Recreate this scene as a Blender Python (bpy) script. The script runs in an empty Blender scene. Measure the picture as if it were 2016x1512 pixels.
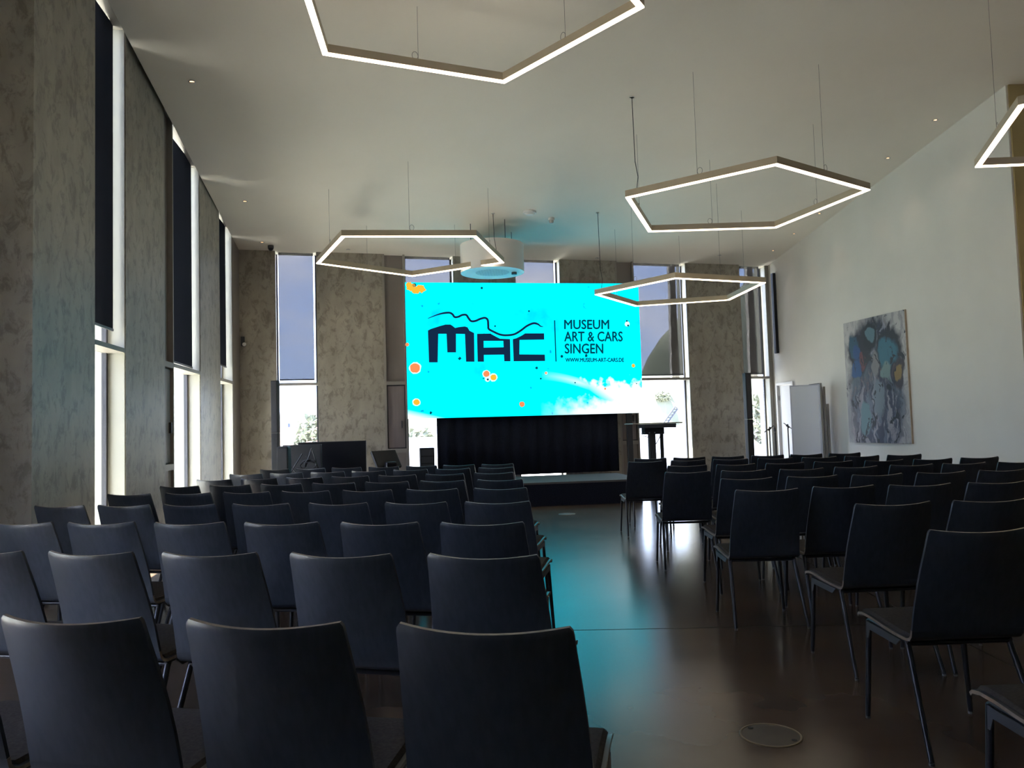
import bpy, bmesh, math, random
from mathutils import Vector, Matrix
random.seed(7)
S = bpy.context.scene
COL = S.collection
R = math.radians

# ------------------------------------------------------------------ camera, world, sun, exposure
CAM_H, PITCH, ROLL, FPX = 1.317, 0.0563885, -0.0292615, 1536.12
cd = bpy.data.cameras.new('camera'); cam = bpy.data.objects.new('camera', cd); COL.objects.link(cam)
cd.sensor_width = 36.0; cd.lens = FPX / 2016 * 36.0; cd.clip_start = 0.05; cd.clip_end = 3000
cam.matrix_world = Matrix.Translation((0, 0, CAM_H)) @ Matrix.Rotation(math.pi / 2 + PITCH, 4, 'X') @ Matrix.Rotation(ROLL, 4, 'Z')
S.camera = cam
S.view_settings.view_transform = 'Standard'; S.view_settings.look = 'None'
S.view_settings.gamma = 1.0; S.view_settings.use_curve_mapping = False
S.view_settings.exposure = 1.0

SKY = 6.0
w = bpy.data.worlds.new('world'); S.world = w; w.use_nodes = True
nt = w.node_tree; nt.nodes.clear()
def wn(t, **k):
    n = nt.nodes.new(t)
    for a, b in k.items(): setattr(n, a, b)
    return n
tc = wn('ShaderNodeTexCoord'); sep = wn('ShaderNodeSeparateXYZ'); nt.links.new(tc.outputs['Generated'], sep.inputs[0])
grad = wn('ShaderNodeValToRGB'); nt.links.new(sep.outputs['Z'], grad.inputs[0])
grad.color_ramp.elements[0].position = 0.0; grad.color_ramp.elements[0].color = (0.56, 0.68, 1.0, 1)
grad.color_ramp.elements[1].position = 0.55; grad.color_ramp.elements[1].color = (0.30, 0.46, 1.0, 1)
mp = wn('ShaderNodeMapping'); mp.inputs['Scale'].default_value = (1.6, 1.6, 3.6); mp.inputs['Rotation'].default_value = (0.2, 0.5, 0.3)
nt.links.new(tc.outputs['Generated'], mp.inputs[0])
no = wn('ShaderNodeTexNoise'); no.inputs['Scale'].default_value = 2.1; no.inputs['Detail'].default_value = 8; no.inputs['Roughness'].default_value = 0.55
nt.links.new(mp.outputs[0], no.inputs['Vector'])
cr = wn('ShaderNodeValToRGB'); nt.links.new(no.outputs[0], cr.inputs[0])
cr.color_ramp.elements[0].position = 0.44; cr.color_ramp.elements[0].color = (0, 0, 0, 1)
cr.color_ramp.elements[1].position = 0.68; cr.color_ramp.elements[1].color = (1, 1, 1, 1)
mx = wn('ShaderNodeMixRGB'); nt.links.new(cr.outputs[0], mx.inputs[0]); nt.links.new(grad.outputs[0], mx.inputs[1])
mx.inputs[2].default_value = (0.98, 0.93, 1.0, 1)
bg = wn('ShaderNodeBackground'); bg.inputs['Strength'].default_value = SKY
nt.links.new(mx.outputs[0], bg.inputs['Color'])
ow = wn('ShaderNodeOutputWorld'); nt.links.new(bg.outputs[0], ow.inputs[0])

sd = bpy.data.lights.new('sun', 'SUN'); sd.energy = 38.0; sd.angle = R(0.6); sd.color = (1.0, 0.95, 0.86)
sun = bpy.data.objects.new('sun', sd); COL.objects.link(sun)
sun.rotation_mode = 'QUATERNION'
sun.rotation_quaternion = Vector((0.36, -0.08, -1.0)).to_track_quat('-Z', 'Y')

# ------------------------------------------------------------------ materials
def new_mat(name, color=(0.5, 0.5, 0.5), rough=0.5, metal=0.0, spec=0.5):
    m = bpy.data.materials.new(name); m.use_nodes = True
    b = m.node_tree.nodes['Principled BSDF']
    b.inputs['Base Color'].default_value = (*color, 1); b.inputs['Roughness'].default_value = rough
    b.inputs['Metallic'].default_value = metal; b.inputs['Specular IOR Level'].default_value = spec
    return m
def N(m, t, **k):
    n = m.node_tree.nodes.new(t)
    for a, b in k.items(): setattr(n, a, b)
    return n
def LK(m, a, b): m.node_tree.links.new(a, b)
def BS(m): return m.node_tree.nodes['Principled BSDF']
def noise_mat(name, c1, c2, scale=4, rough=0.6, detail=5, stretch=(1, 1, 1), lo=0.35, hi=0.65, bump=0.0, spec=0.5, distort=0.0, metal=0.0, rrange=None):
    m = new_mat(name, c1, rough, metal, spec)
    t = N(m, 'ShaderNodeTexCoord'); p = N(m, 'ShaderNodeMapping'); p.inputs['Scale'].default_value = stretch
    LK(m, t.outputs['Object'], p.inputs[0])
    n = N(m, 'ShaderNodeTexNoise'); n.inputs['Scale'].default_value = scale; n.inputs['Detail'].default_value = detail
    n.inputs['Distortion'].default_value = distort
    LK(m, p.outputs[0], n.inputs['Vector'])
    r = N(m, 'ShaderNodeValToRGB'); LK(m, n.outputs[0], r.inputs[0])
    r.color_ramp.elements[0].position = lo; r.color_ramp.elements[0].color = (*c1, 1)
    r.color_ramp.elements[1].position = hi; r.color_ramp.elements[1].color = (*c2, 1)
    LK(m, r.outputs[0], BS(m).inputs['Base Color'])
    if rrange:
        q = N(m, 'ShaderNodeMapRange'); LK(m, n.outputs[0], q.inputs[0])
        q.inputs['From Min'].default_value = 0.3; q.inputs['From Max'].default_value = 0.7
        q.inputs['To Min'].default_value = rrange[0]; q.inputs['To Max'].default_value = rrange[1]
        LK(m, q.outputs[0], BS(m).inputs['Roughness'])
    if bump:
        bp = N(m, 'ShaderNodeBump'); bp.inputs['Strength'].default_value = bump; bp.inputs['Distance'].default_value = 0.01
        LK(m, n.outputs[0], bp.inputs['Height']); LK(m, bp.outputs[0], BS(m).inputs['Normal'])
    return m
def emit_mat(name, col, strength):
    m = bpy.data.materials.new(name); m.use_nodes = True; t = m.node_tree; t.nodes.clear()
    e = t.nodes.new('ShaderNodeEmission'); e.inputs[0].default_value = (*col, 1); e.inputs[1].default_value = strength
    o = t.nodes.new('ShaderNodeOutputMaterial'); t.links.new(e.outputs[0], o.inputs[0]); return m

def plaster_mat():
    """troweled decorative plaster: mottled clouds with darker brush scrapes"""
    m = new_mat('troweled_plaster', rough=0.42, spec=0.45)
    t = N(m, 'ShaderNodeTexCoord'); p = N(m, 'ShaderNodeMapping'); p.inputs['Scale'].default_value = (1, 1, 0.62)
    LK(m, t.outputs['Object'], p.inputs[0])
    a = N(m, 'ShaderNodeTexNoise'); a.inputs['Scale'].default_value = 2.6; a.inputs['Detail'].default_value = 6; a.inputs['Roughness'].default_value = 0.6
    b = N(m, 'ShaderNodeTexNoise'); b.inputs['Scale'].default_value = 7.5; b.inputs['Detail'].default_value = 7; b.inputs['Roughness'].default_value = 0.72; b.inputs['Distortion'].default_value = 0.5
    LK(m, p.outputs[0], a.inputs['Vector']); LK(m, p.outputs[0], b.inputs['Vector'])
    ra = N(m, 'ShaderNodeValToRGB'); LK(m, a.outputs[0], ra.inputs[0])
    ra.color_ramp.elements[0].position = 0.35; ra.color_ramp.elements[0].color = (0.30, 0.27, 0.22, 1)
    ra.color_ramp.elements[1].position = 0.65; ra.color_ramp.elements[1].color = (0.40, 0.365, 0.30, 1)
    rb = N(m, 'ShaderNodeValToRGB'); LK(m, b.outputs[0], rb.inputs[0])
    rb.color_ramp.elements[0].position = 0.40; rb.color_ramp.elements[0].color = (0.42, 0.42, 0.42, 1)
    rb.color_ramp.elements[1].position = 0.50; rb.color_ramp.elements[1].color = (1, 1, 1, 1)
    mu = N(m, 'ShaderNodeMixRGB', blend_type='MULTIPLY'); mu.inputs[0].default_value = 0.6
    LK(m, ra.outputs[0], mu.inputs[1]); LK(m, rb.outputs[0], mu.inputs[2]); LK(m, mu.outputs[0], BS(m).inputs['Base Color'])
    bp = N(m, 'ShaderNodeBump'); bp.inputs['Strength'].default_value = 0.25; bp.inputs['Distance'].default_value = 0.01
    LK(m, b.outputs[0], bp.inputs['Height']); LK(m, bp.outputs[0], BS(m).inputs['Normal'])
    return m
M = {}
M['plaster'] = plaster_mat()
M['white_wall'] = noise_mat('painted_white_wall', (0.66, 0.64, 0.58), (0.70, 0.68, 0.62), 1.2, 0.7, spec=0.3)
M['ceiling'] = noise_mat('painted_ceiling', (0.76, 0.71, 0.62), (0.79, 0.74, 0.65), 0.8, 0.75, spec=0.2)
M['side_wall'] = noise_mat('ochre_side_wall', (0.36, 0.29, 0.13), (0.40, 0.32, 0.15), 1.5, 0.7)
M['jamb'] = new_mat('cream_jamb_panel', (0.37, 0.36, 0.30), 0.5)
M['metal_trim'] = new_mat('greige_coated_metal', (0.30, 0.275, 0.24), 0.45, 0.0, 0.5)
M['vent'] = new_mat('taupe_vent_panel', (0.23, 0.20, 0.18), 0.5)
M['vent_leaf'] = noise_mat('taupe_vent_leaf', (0.20, 0.165, 0.155), (0.23, 0.19, 0.18), 3, 0.5, stretch=(6, 6, 0.3))
M['frame_dark'] = new_mat('dark_window_frame', (0.05, 0.05, 0.06), 0.4)
M['concrete'] = noise_mat('rough_fin_concrete', (0.22, 0.20, 0.18), (0.50, 0.47, 0.43), 14, 0.95, bump=1.0)
M['black'] = new_mat('black_matt', (0.012, 0.013, 0.016), 0.55)
M['black_gloss'] = new_mat('black_gloss', (0.008, 0.008, 0.012), 0.35, spec=0.25)
M['molton'] = noise_mat('black_molton_cloth', (0.010, 0.012, 0.02), (0.016, 0.018, 0.028), 60, 0.95, spec=0.1)
M['white_board'] = new_mat('enamel_whiteboard', (0.80, 0.83, 0.88), 0.25)
M['steel'] = new_mat('brushed_steel', (0.45, 0.45, 0.46), 0.35, 0.9)
M['dark_steel'] = new_mat('dark_grey_steel', (0.06, 0.062, 0.07), 0.4, 0.3)
M['white_plastic'] = new_mat('white_plastic', (0.72, 0.71, 0.68), 0.45)
M['leg'] = new_mat('black_chair_tube', (0.012, 0.013, 0.018), 0.3, 0.1)
M['gusset'] = new_mat('grey_link_plate', (0.08, 0.085, 0.095), 0.45, 0.4)
M['foot'] = new_mat('grey_foot_glide', (0.12, 0.12, 0.12), 0.5)
M['pad'] = noise_mat('charcoal_seat_felt', (0.030, 0.026, 0.024), (0.048, 0.042, 0.038), 90, 0.9, spec=0.2)
M['shell'] = noise_mat('black_stained_ply', (0.026, 0.032, 0.040), (0.038, 0.044, 0.054), 9, 0.33, detail=8, stretch=(6, 6, 0.5), spec=0.45, rrange=(0.28, 0.38))
def ply_edge():
    m = new_mat('plywood_edge', rough=0.45)
    t = N(m, 'ShaderNodeTexCoord'); n = N(m, 'ShaderNodeTexNoise'); n.inputs['Scale'].default_value = 40
    LK(m, t.outputs['Object'], n.inputs['Vector'])
    r = N(m, 'ShaderNodeValToRGB'); LK(m, n.outputs[0], r.inputs[0])
    r.color_ramp.elements[0].color = (0.10, 0.075, 0.055, 1); r.color_ramp.elements[1].color = (0.32, 0.25, 0.19, 1)
    LK(m, r.outputs[0], BS(m).inputs['Base Color']); return m
M['ply'] = ply_edge()
M['lamp_body'] = new_mat('bronze_lamp_profile', (0.46, 0.39, 0.28), 0.4, 0.2)
M['lamp_glow'] = emit_mat('warm_white_diffuser', (1.0, 0.80, 0.60), 3.4)
M['lamp_up'] = emit_mat('warm_upward_strip', (1.0, 0.80, 0.60), 2.2)
M['cable'] = new_mat('thin_steel_cable', (0.16, 0.15, 0.14), 0.5)

def glass_mat():
    m = bpy.data.materials.new('window_glass'); m.use_nodes = True; t = m.node_tree; t.nodes.clear()
    tr = t.nodes.new('ShaderNodeBsdfTransparent'); tr.inputs[0].default_value = (0.90, 0.93, 0.92, 1)
    g = t.nodes.new('ShaderNodeBsdfGlossy'); g.inputs['Roughness'].default_value = 0.02
    lw = t.nodes.new('ShaderNodeLayerWeight'); lw.inputs[0].default_value = 0.5
    p5 = t.nodes.new('ShaderNodeMath'); p5.operation = 'POWER'; p5.inputs[1].default_value = 5.0; t.links.new(lw.outputs['Facing'], p5.inputs[0])
    f = t.nodes.new('ShaderNodeMath'); f.operation = 'MULTIPLY_ADD'; f.inputs[1].default_value = 0.6; f.inputs[2].default_value = 0.03; t.links.new(p5.outputs[0], f.inputs[0])
    mx = t.nodes.new('ShaderNodeMixShader'); o = t.nodes.new('ShaderNodeOutputMaterial')
    t.links.new(f.outputs[0], mx.inputs[0]); t.links.new(tr.outputs[0], mx.inputs[1]); t.links.new(g.outputs[0], mx.inputs[2]); t.links.new(mx.outputs[0], o.inputs[0]); return m
M['glass'] = glass_mat()
def blind_mat(name, through, col):
    m = bpy.data.materials.new(name); m.use_nodes = True; t = m.node_tree; t.nodes.clear()
    tr = t.nodes.new('ShaderNodeBsdfTransparent'); tr.inputs[0].default_value = (*through, 1)
    d = t.nodes.new('ShaderNodeBsdfDiffuse'); d.inputs[0].default_value = (*col, 1)
    ad = t.nodes.new('ShaderNodeAddShader'); o = t.nodes.new('ShaderNodeOutputMaterial')
    t.links.new(tr.outputs[0], ad.inputs[0]); t.links.new(d.outputs[0], ad.inputs[1]); t.links.new(ad.outputs[0], o.inputs[0]); return m
M['blind_back'] = blind_mat('screen_fabric', (0.054, 0.054, 0.057), (0.05, 0.047, 0.045))
M['blind_left'] = blind_mat('slate_blind_fabric', (0.003, 0.003, 0.004), (0.034, 0.037, 0.052))

def floor_mat():
    m = new_mat('polished_brown_screed', rough=0.3, spec=0.52)
    t = N(m, 'ShaderNodeTexCoord')
    a = N(m, 'ShaderNodeTexNoise'); a.inputs['Scale'].default_value = 1.1; a.inputs['Detail'].default_value = 4; a.inputs['Roughness'].default_value = 0.5
    LK(m, t.outputs['Object'], a.inputs['Vector'])
    r = N(m, 'ShaderNodeValToRGB'); LK(m, a.outputs[0], r.inputs[0])
    r.color_ramp.elements[0].position = 0.32; r.color_ramp.elements[0].color = (0.075, 0.048, 0.034, 1)
    r.color_ramp.elements[1].position = 0.68; r.color_ramp.elements[1].color = (0.125, 0.088, 0.062, 1)
    LK(m, r.outputs[0], BS(m).inputs['Base Color'])
    b = N(m, 'ShaderNodeTexNoise'); b.inputs['Scale'].default_value = 3.5; b.inputs['Detail'].default_value = 4
    LK(m, t.outputs['Object'], b.inputs['Vector'])
    q = N(m, 'ShaderNodeMapRange'); LK(m, b.outputs[0], q.inputs[0]); q.inputs['To Min'].default_value = 0.19; q.inputs['To Max'].default_value = 0.24
    LK(m, q.outputs[0], BS(m).inputs['Roughness'])
    return m
M['floor'] = floor_mat()
M['joint'] = new_mat('floor_joint_filler', (0.03, 0.025, 0.02), 0.6)
M['stage_top'] = new_mat('grey_stage_carpet', (0.10, 0.094, 0.092), 0.85)
M['foliage'] = noise_mat('tree_foliage', (0.12, 0.13, 0.085), (0.20, 0.205, 0.14), 3, 0.9)
M['bark'] = new_mat('bark', (0.10, 0.08, 0.06), 0.9)
M['house_white'] = new_mat('rendered_house_wall', (0.60, 0.58, 0.56), 0.9)
M['roof_red'] = new_mat('red_roof_tiles', (0.30, 0.10, 0.08), 0.85)
M['roof_grey'] = new_mat('grey_roof_tiles', (0.13, 0.13, 0.15), 0.85)
M['house_window'] = new_mat('house_window_glass', (0.05, 0.06, 0.08), 0.1)
M['ground'] = noise_mat('outdoor_ground', (0.26, 0.25, 0.22), (0.34, 0.33, 0.29), 0.05, 0.95)
M['hill'] = noise_mat('wooded_hill', (0.09, 0.10, 0.07), (0.16, 0.165, 0.12), 0.03, 1.0, detail=8)

# ------------------------------------------------------------------ mesh helpers
class MB:
    def __init__(self): self.v = []; self.f = []; self.m = []
    def add(self, vs, fs, mi=0, T=None):
        k = len(self.v)
        self.v += [tuple(T @ Vector(p)) if T else tuple(p) for p in vs]
        self.f += [tuple(i + k for i in f) for f in fs]; self.m += [mi] * len(fs)
    def box(self, a, b, mi=0, T=None):
        x0, y0, z0 = a; x1, y1, z1 = b
        vs = [(x0, y0, z0), (x1, y0, z0), (x1, y1, z0), (x0, y1, z0), (x0, y0, z1), (x1, y0, z1), (x1, y1, z1), (x0, y1, z1)]
        self.add(vs, [(0, 3, 2, 1), (4, 5, 6, 7), (0, 1, 5, 4), (1, 2, 6, 5), (2, 3, 7, 6), (3, 0, 4, 7)], mi, T); return self
    def tube(self, a, b, r, r2=None, n=10, mi=0, T=None):
        a = Vector(a); b = Vector(b); d = b - a; r2 = r if r2 is None else r2
        q = d.to_track_quat('Z', 'Y'); vs = []
        for p, rr in ((a, r), (b, r2)):
            for i in range(n):
                t = 2 * math.pi * i / n; vs.append(p + q @ Vector((rr * math.cos(t), rr * math.sin(t), 0)))
        fs = [(i, (i + 1) % n, n + (i + 1) % n, n + i) for i in range(n)] + [tuple(range(n - 1, -1, -1)), tuple(range(n, 2 * n))]
        self.add(vs, fs, mi, T); return self
    def path(self, pts, r, n=8, mi=0, closed=False, T=None):
        """swept tube with mitred joints"""
        P = [Vector(p) for p in pts]; k = len(P); vs = []
        up0 = Vector((0.13, 0.27, 0.95)).normalized()
        for i, p in enumerate(P):
            if closed: d = (P[(i + 1) % k] - P[i - 1])
            else: d = P[min(i + 1, k - 1)] - P[max(i - 1, 0)]
            d.normalize(); s = d.cross(up0); s.normalize(); u = s.cross(d)
            for j in range(n):
                t = 2 * math.pi * j / n; vs.append(p + s * (r * math.cos(t)) + u * (r * math.sin(t)))
        fs = []
        for i in range(k if closed else k - 1):
            a = i * n; b = ((i + 1) % k) * n
            for j in range(n): fs.append((a + j, a + (j + 1) % n, b + (j + 1) % n, b + j))
        if not closed: fs += [tuple(range(n - 1, -1, -1)), tuple(range((k - 1) * n, k * n))]
        self.add(vs, fs, mi, T); return self
    def disc(self, c, r, n=24, mi=0, T=None, ax='Z', sy=1.0):
        vs = []
        for i in range(n):
            t = 2 * math.pi * i / n; a, b = r * math.cos(t), r * sy * math.sin(t)
            vs.append({'Z': (c[0] + a, c[1] + b, c[2]), 'Y': (c[0] + a, c[1], c[2] + b)}[ax])
        self.add(vs, [tuple(range(n))], mi, T); return self
    def build(self, name, mat, parent=None, loc=None, rz=0.0, smooth=False, bevel=0.0):
        me = bpy.data.meshes.new(name); me.from_pydata(self.v, [], self.f)
        for mm in (mat if isinstance(mat, (list, tuple)) else [mat]): me.materials.append(mm)
        if any(self.m): me.polygons.foreach_set('material_index', self.m)
        bm = bmesh.new(); bm.from_mesh(me)
        bmesh.ops.recalc_face_normals(bm, faces=bm.faces)
        if bevel: bmesh.ops.bevel(bm, geom=list(bm.edges), offset=bevel, segments=2, affect='EDGES', profile=0.6)
        bm.to_mesh(me); bm.free()
        if smooth:
            for p in me.polygons: p.use_smooth = True
            me.set_sharp_from_angle(angle=R(38))
        o = bpy.data.objects.new(name, me); COL.objects.link(o)
        if parent: o.parent = parent
        if loc: o.location = loc
        if rz: o.rotation_euler.z = rz
        return o
def tag(o, label=None, cat=None, group=None, kind=None):
    if label: o['label'] = label
    if cat: o['category'] = cat
    if group: o['group'] = group
    if kind: o['kind'] = kind
    return o
def empty(name, loc=(0, 0, 0), rz=0.0, kind=None):
    o = bpy.data.objects.new(name, None); COL.objects.link(o); o.location = loc; o.rotation_euler.z = rz; o.empty_display_size = 0.1
    if kind: o['kind'] = kind
    return o
def copy_tree(o, parent=None):
    c = o.copy(); COL.objects.link(c); c.parent = parent
    for k in ('label', 'category', 'group'):
        if parent is None and k in c: del c[k]
    for ch in list(o.children): copy_tree(ch, c)
    return c
def box(name, a, b, mat, parent=None, bevel=0.0, **k): return MB().box(a, b).build(name, mat, parent, bevel=bevel, **k)

# ------------------------------------------------------------------ room shell
GX, GY, CZ0 = 0.0276, -0.1324, CAM_H + 5.6            # the ceiling falls towards the stage end
def cz(x, y): return CZ0 + GX * x + GY * y
class Wall:
    """vertical wall plane: s runs along it, d is the depth outwards (away from the room)"""
    def __init__(self, p, az, side):
        self.p = Vector((p[0], p[1], 0)); a = R(az); self.u = Vector((math.sin(a), math.cos(a), 0)); self.side = side
        self.n = Vector((-self.u.y, self.u.x, 0)) * side
        self.T = Matrix.Translation(self.p) @ Matrix(((self.u.x, self.n.x, 0, 0), (self.u.y, self.n.y, 0, 0), (0, 0, 1, 0), (0, 0, 0, 1)))
    def pt(self, s, d=0.0, z=0.0): return self.T @ Vector((s, d, z))
    def box(self, name, s0, s1, d0, d1, z0, z1, mat, parent=None, bevel=0.0):
        # object frame stands at the wall so object textures and orientation follow it
        mb = MB().box((0, 0, 0), (s1 - s0, d1 - d0, z1 - z0)); o = mb.build(name, mat, parent, bevel=bevel)
        o.matrix_world = self.T @ Matrix.Translation((s0, d0, z0)); return o
CORNER = (-5.1006, 14.6060)
WL = Wall(CORNER, -8.5, 1)      # left wall; s negative towards the camera, d>0 outwards (-x)
WB = Wall(CORNER, 76.0, 1)      # back wall; s grows to the right, d>0 outwards (+y)
WR = Wall((5.815, 17.3264), -7.8, -1)   # right wall; d>0 outwards (+x)

# floor
fl = MB(); 
fpts = [WL.pt(0.5, 0.44), WB.pt(12.3, 0.44), Vector((12, 17.9, 0)), Vector((12, -5.2, 0)), Vector((-3.5, -5.2, 0)), WL.pt(-8.15, 1.3), WL.pt(-8.15, 0.44)]
nf_ = len(fpts); fl.add([(p.x, p.y, 0) for p in fpts] + [(p.x, p.y, -0.3) for p in fpts], [tuple(range(nf_)), tuple(range(2 * nf_ - 1, nf_ - 1, -1))] + [(i, (i + 1) % nf_, nf_ + (i + 1) % nf_, nf_ + i) for i in range(nf_)])
tag(fl.build('floor', M['floor']), kind='structure')
tag(box('trim_floor_joint', (-3.5, -0.003, 0.0), (6.5, 0.003, 0.0012), M['joint'], loc=(0.35, 5.13, 0), rz=R(-2.2)), kind='structure')
tag(box('trim_floor_joint', (-0.003, -6, 0.0), (0.003, 5.1, 0.0012), M['joint'], loc=(2.6, 5.05, 0), rz=R(-2.2)), kind='structure')

# ceiling: plane falling to the back; a narrow shadow gap separates it from the left wall
def ceil_poly(name, pts, dz, th, mat):
    vs = [(x, y, cz(x, y) + dz) for x, y in pts] + [(x, y, cz(x, y) + dz + th) for x, y in pts]; n = len(pts)
    fs = [tuple(range(n - 1, -1, -1)), tuple(range(n, 2 * n))] + [(i, (i + 1) % n, n + (i + 1) % n, n + i) for i in range(n)]
    mb = MB(); mb.add(vs, fs); return tag(mb.build(name, mat), kind='structure')
cl = [WL.pt(0.6, -0.185), WL.pt(-19.5, -0.185)]
B1 = WB.pt(12.4, 0.235)
ceil_poly('ceiling', [(WB.pt(0.02, 0.235).x, WB.pt(0.02, 0.235).y), (B1.x, B1.y), (12.2, 17.9), (12.2, -5.2), (cl[1].x, cl[1].y)], 0.0, 0.10, M['ceiling'])
rc = [WL.pt(0.4, 0.20), WB.pt(12.6, 0.235), Vector((12.2, 17.9, 0)), Vector((12.2, -5.2, 0)), Vector((-3.4, -5.2, 0)), WL.pt(-8.15, 1.35), WL.pt(-8.15, 0.20)]
ceil_poly('ceiling_recess', [(p.x, p.y) for p in rc], 0.16, 0.12, M['metal_trim'])

TOP = 7.6
def pier(wall, parent, s0, s1, z0=0.0, z1=TOP, d=0.45, mat='plaster'):
    return wall.box('pier', s0, s1, 0.0, d, z0, z1, M[mat], parent)
wl = empty('wall_left', kind='structure'); wb = empty('wall_back', kind='structure'); wr = empty('wall_right', kind='structure')
for s0, s1 in ((-8.45, -7.13), (-6.25, -4.84), (-2.98, -1.65)): pier(WL, wl, s0, s1)
WL.box('corner_post', -0.62, 0.0, 0.0, 0.45, 0, TOP, M['vent'], wl)
WL.box('corner_fill', 0.0, 0.5, 0.0, 0.45, 0, TOP, M['vent'], wl)
# near end: the wall steps outwards towards the camera, its end face meets the pier
WL.box('end_face', -8.45, -8.15, 0.45, 1.05, 0, TOP, M['plaster'], wl)
for a, b in ((-20.5, -13.6), (-11.4, -8.15)): WL.box('alcove_wall', a, b, 1.05, 1.35, 0, TOP, M['plaster'], wl)
WL.box('alcove_wall', -13.6, -11.4, 1.05, 1.35, 3.6, TOP, M['plaster'], wl)
for s0, s1 in ((-0.3, 0.65), (1.43, 2.68), (4.11, 5.39), (6.36, 7.58), (9.23, 10.52)): pier(WB, wb, s0, s1)
pier(WB, wb, 11.17, 11.9, mat='metal_trim')
# right wall: white, ends at the recess to the right
WR.box('panel', -7.09, -0.88, 0.0, 0.3, 0, TOP, M['white_wall'], wr)
WR.box('panel', -0.88, -0.12, 0.0, 0.3, 2.13, TOP, M['white_wall'], wr)
WR.box('panel', -0.12, 0.25, 0.0, 0.3, 0, TOP, M['white_wall'], wr)
c0 = WR.pt(-7.09)
MB().box((0, 0, 0), (5.2, 0.3, TOP)).build('side_wall', M['side_wall'], wr).matrix_world = Matrix.Translation((c0.x + 0.03, c0.y - 0.02, 0)) @ Matrix.Rotation(R(2.5), 4, 'Z')
box('side_wall', (11.7, -5.2, 0), (12.0, 11.2, TOP), M['side_wall'], wr)
wf = empty('wall_front', kind='structure')
for a, b, c, d in ((-4.2, -2.6, 0, TOP), (1.2, 12.0, 0, TOP), (-2.6, 1.2, 0, 0.8), (-2.6, 1.2, 3.2, TOP)): box('panel', (a, -5.2, c), (b, -4.9, d), M['white_wall'], wf)
fw = empty('window_10', kind='structure'); box('pane', (-2.6, -5.06, 0.8), (1.2, -5.05, 3.2), M['glass'], fw)  # unseen window added behind the camera to light the chair backs
M['fill_screen'] = blind_mat('fill_window_screen', (0.22, 0.22, 0.21), (0.06, 0.06, 0.06))  # limits how much light the added window lets in
box('added_sun_screen', (-2.6, -4.96, 0.8), (1.2, -4.958, 3.2), M['fill_screen'], fw)
for x in (-2.6, -0.73, 1.14): box('frame_stile', (x, -5.1, 0.8), (x + 0.06, -5.0, 3.2), M['frame_dark'], fw)

window_alcove = (-13.6, -11.4)
# ventilation columns: frame, upper panel, opening leaf with its own frame, sill panel
def vent(wall, parent, s0, s1):
    v = empty('vent_column'); v.parent = parent
    def B(name, a, b, d0, d1, z0, z1, mat): return wall.box(name, a, b, d0, d1, z0, z1, M[mat], v)
    B('upper_panel', s0, s1, 0.07, 0.2, 2.30, TOP, 'vent')
    B('side_trim', s0, s0 + 0.045, 0.0, 0.2, 0, TOP, 'metal_trim')
    B('side_trim', s1 - 0.03, s1, 0.0, 0.2, 0, TOP, 'metal_trim')
    B('cross_rail', s0 + 0.045, s1 - 0.03, 0.0, 0.2, 2.23, 2.30, 'metal_trim')
    B('cross_rail', s0 + 0.045, s1 - 0.03, 0.0, 0.2, 0.90, 0.98, 'metal_trim')
    B('sill_panel', s0 + 0.045, s1 - 0.03, 0.03, 0.2, 0, 0.90, 'vent')
    B('shadow_gap', s0 + 0.045, s1 - 0.03, 0.06, 0.2, 0.98, 2.23, 'frame_dark')
    B('opening_leaf', s0 + 0.065, s1 - 0.05, 0.035, 0.06, 1.0, 2.21, 'vent_leaf')
    h = wall.pt((s0 + s1) / 2 + 0.09, 0.0, 1.45)
    B('leaf_handle', s1 - 0.12, s1 - 0.10, 0.0, 0.035, 1.38, 1.52, 'dark_steel')
vent(WL, wl, -4.84, -4.40); vent(WB, wb, 2.68, 3.12); vent(WB, wb, 7.58, 8.0)

# windows
wcount = [0]
def window(wall, s0, s1, gd=0.18, mull=0.045, jd=0.30, zb=0.08):
    wcount[0] += 1
    w_ = empty('window_%d' % wcount[0], kind='structure')
    def B(name, a, b, d0, d1, z0, z1, mat): return wall.box(name, a, b, d0, d1, z0, z1, M[mat], w_)
    B('sill', s0, s1, 0.0, 0.45, -0.02, zb, 'metal_trim')
    B('jamb_lining', s0, s0 + 0.012, 0.01, jd + 0.15, zb, TOP, 'jamb')
    B('jamb_lining', s1 - 0.012, s1, 0.01, jd + 0.15, zb, TOP, 'jamb')
    B('transom', s0 + 0.012, s1 - 0.012, 0.0, gd + 0.05, 2.25, 2.30, 'metal_trim')
    B('frame_stile', s0 + 0.012, s0 + 0.012 + mull, gd, gd + 0.05, zb, TOP, 'frame_dark')
    B('frame_stile', s1 - 0.012 - mull, s1 - 0.012, gd, gd + 0.05, zb, TOP, 'frame_dark')
    B('pane', s0 + 0.012 + mull, s1 - 0.012 - mull, gd + 0.02, gd + 0.03, zb, 2.25, 'glass')
    B('pane', s0 + 0.012 + mull, s1 - 0.012 - mull, gd + 0.02, gd + 0.03, 2.30, TOP, 'glass')
    return w_
blinds = []
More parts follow.
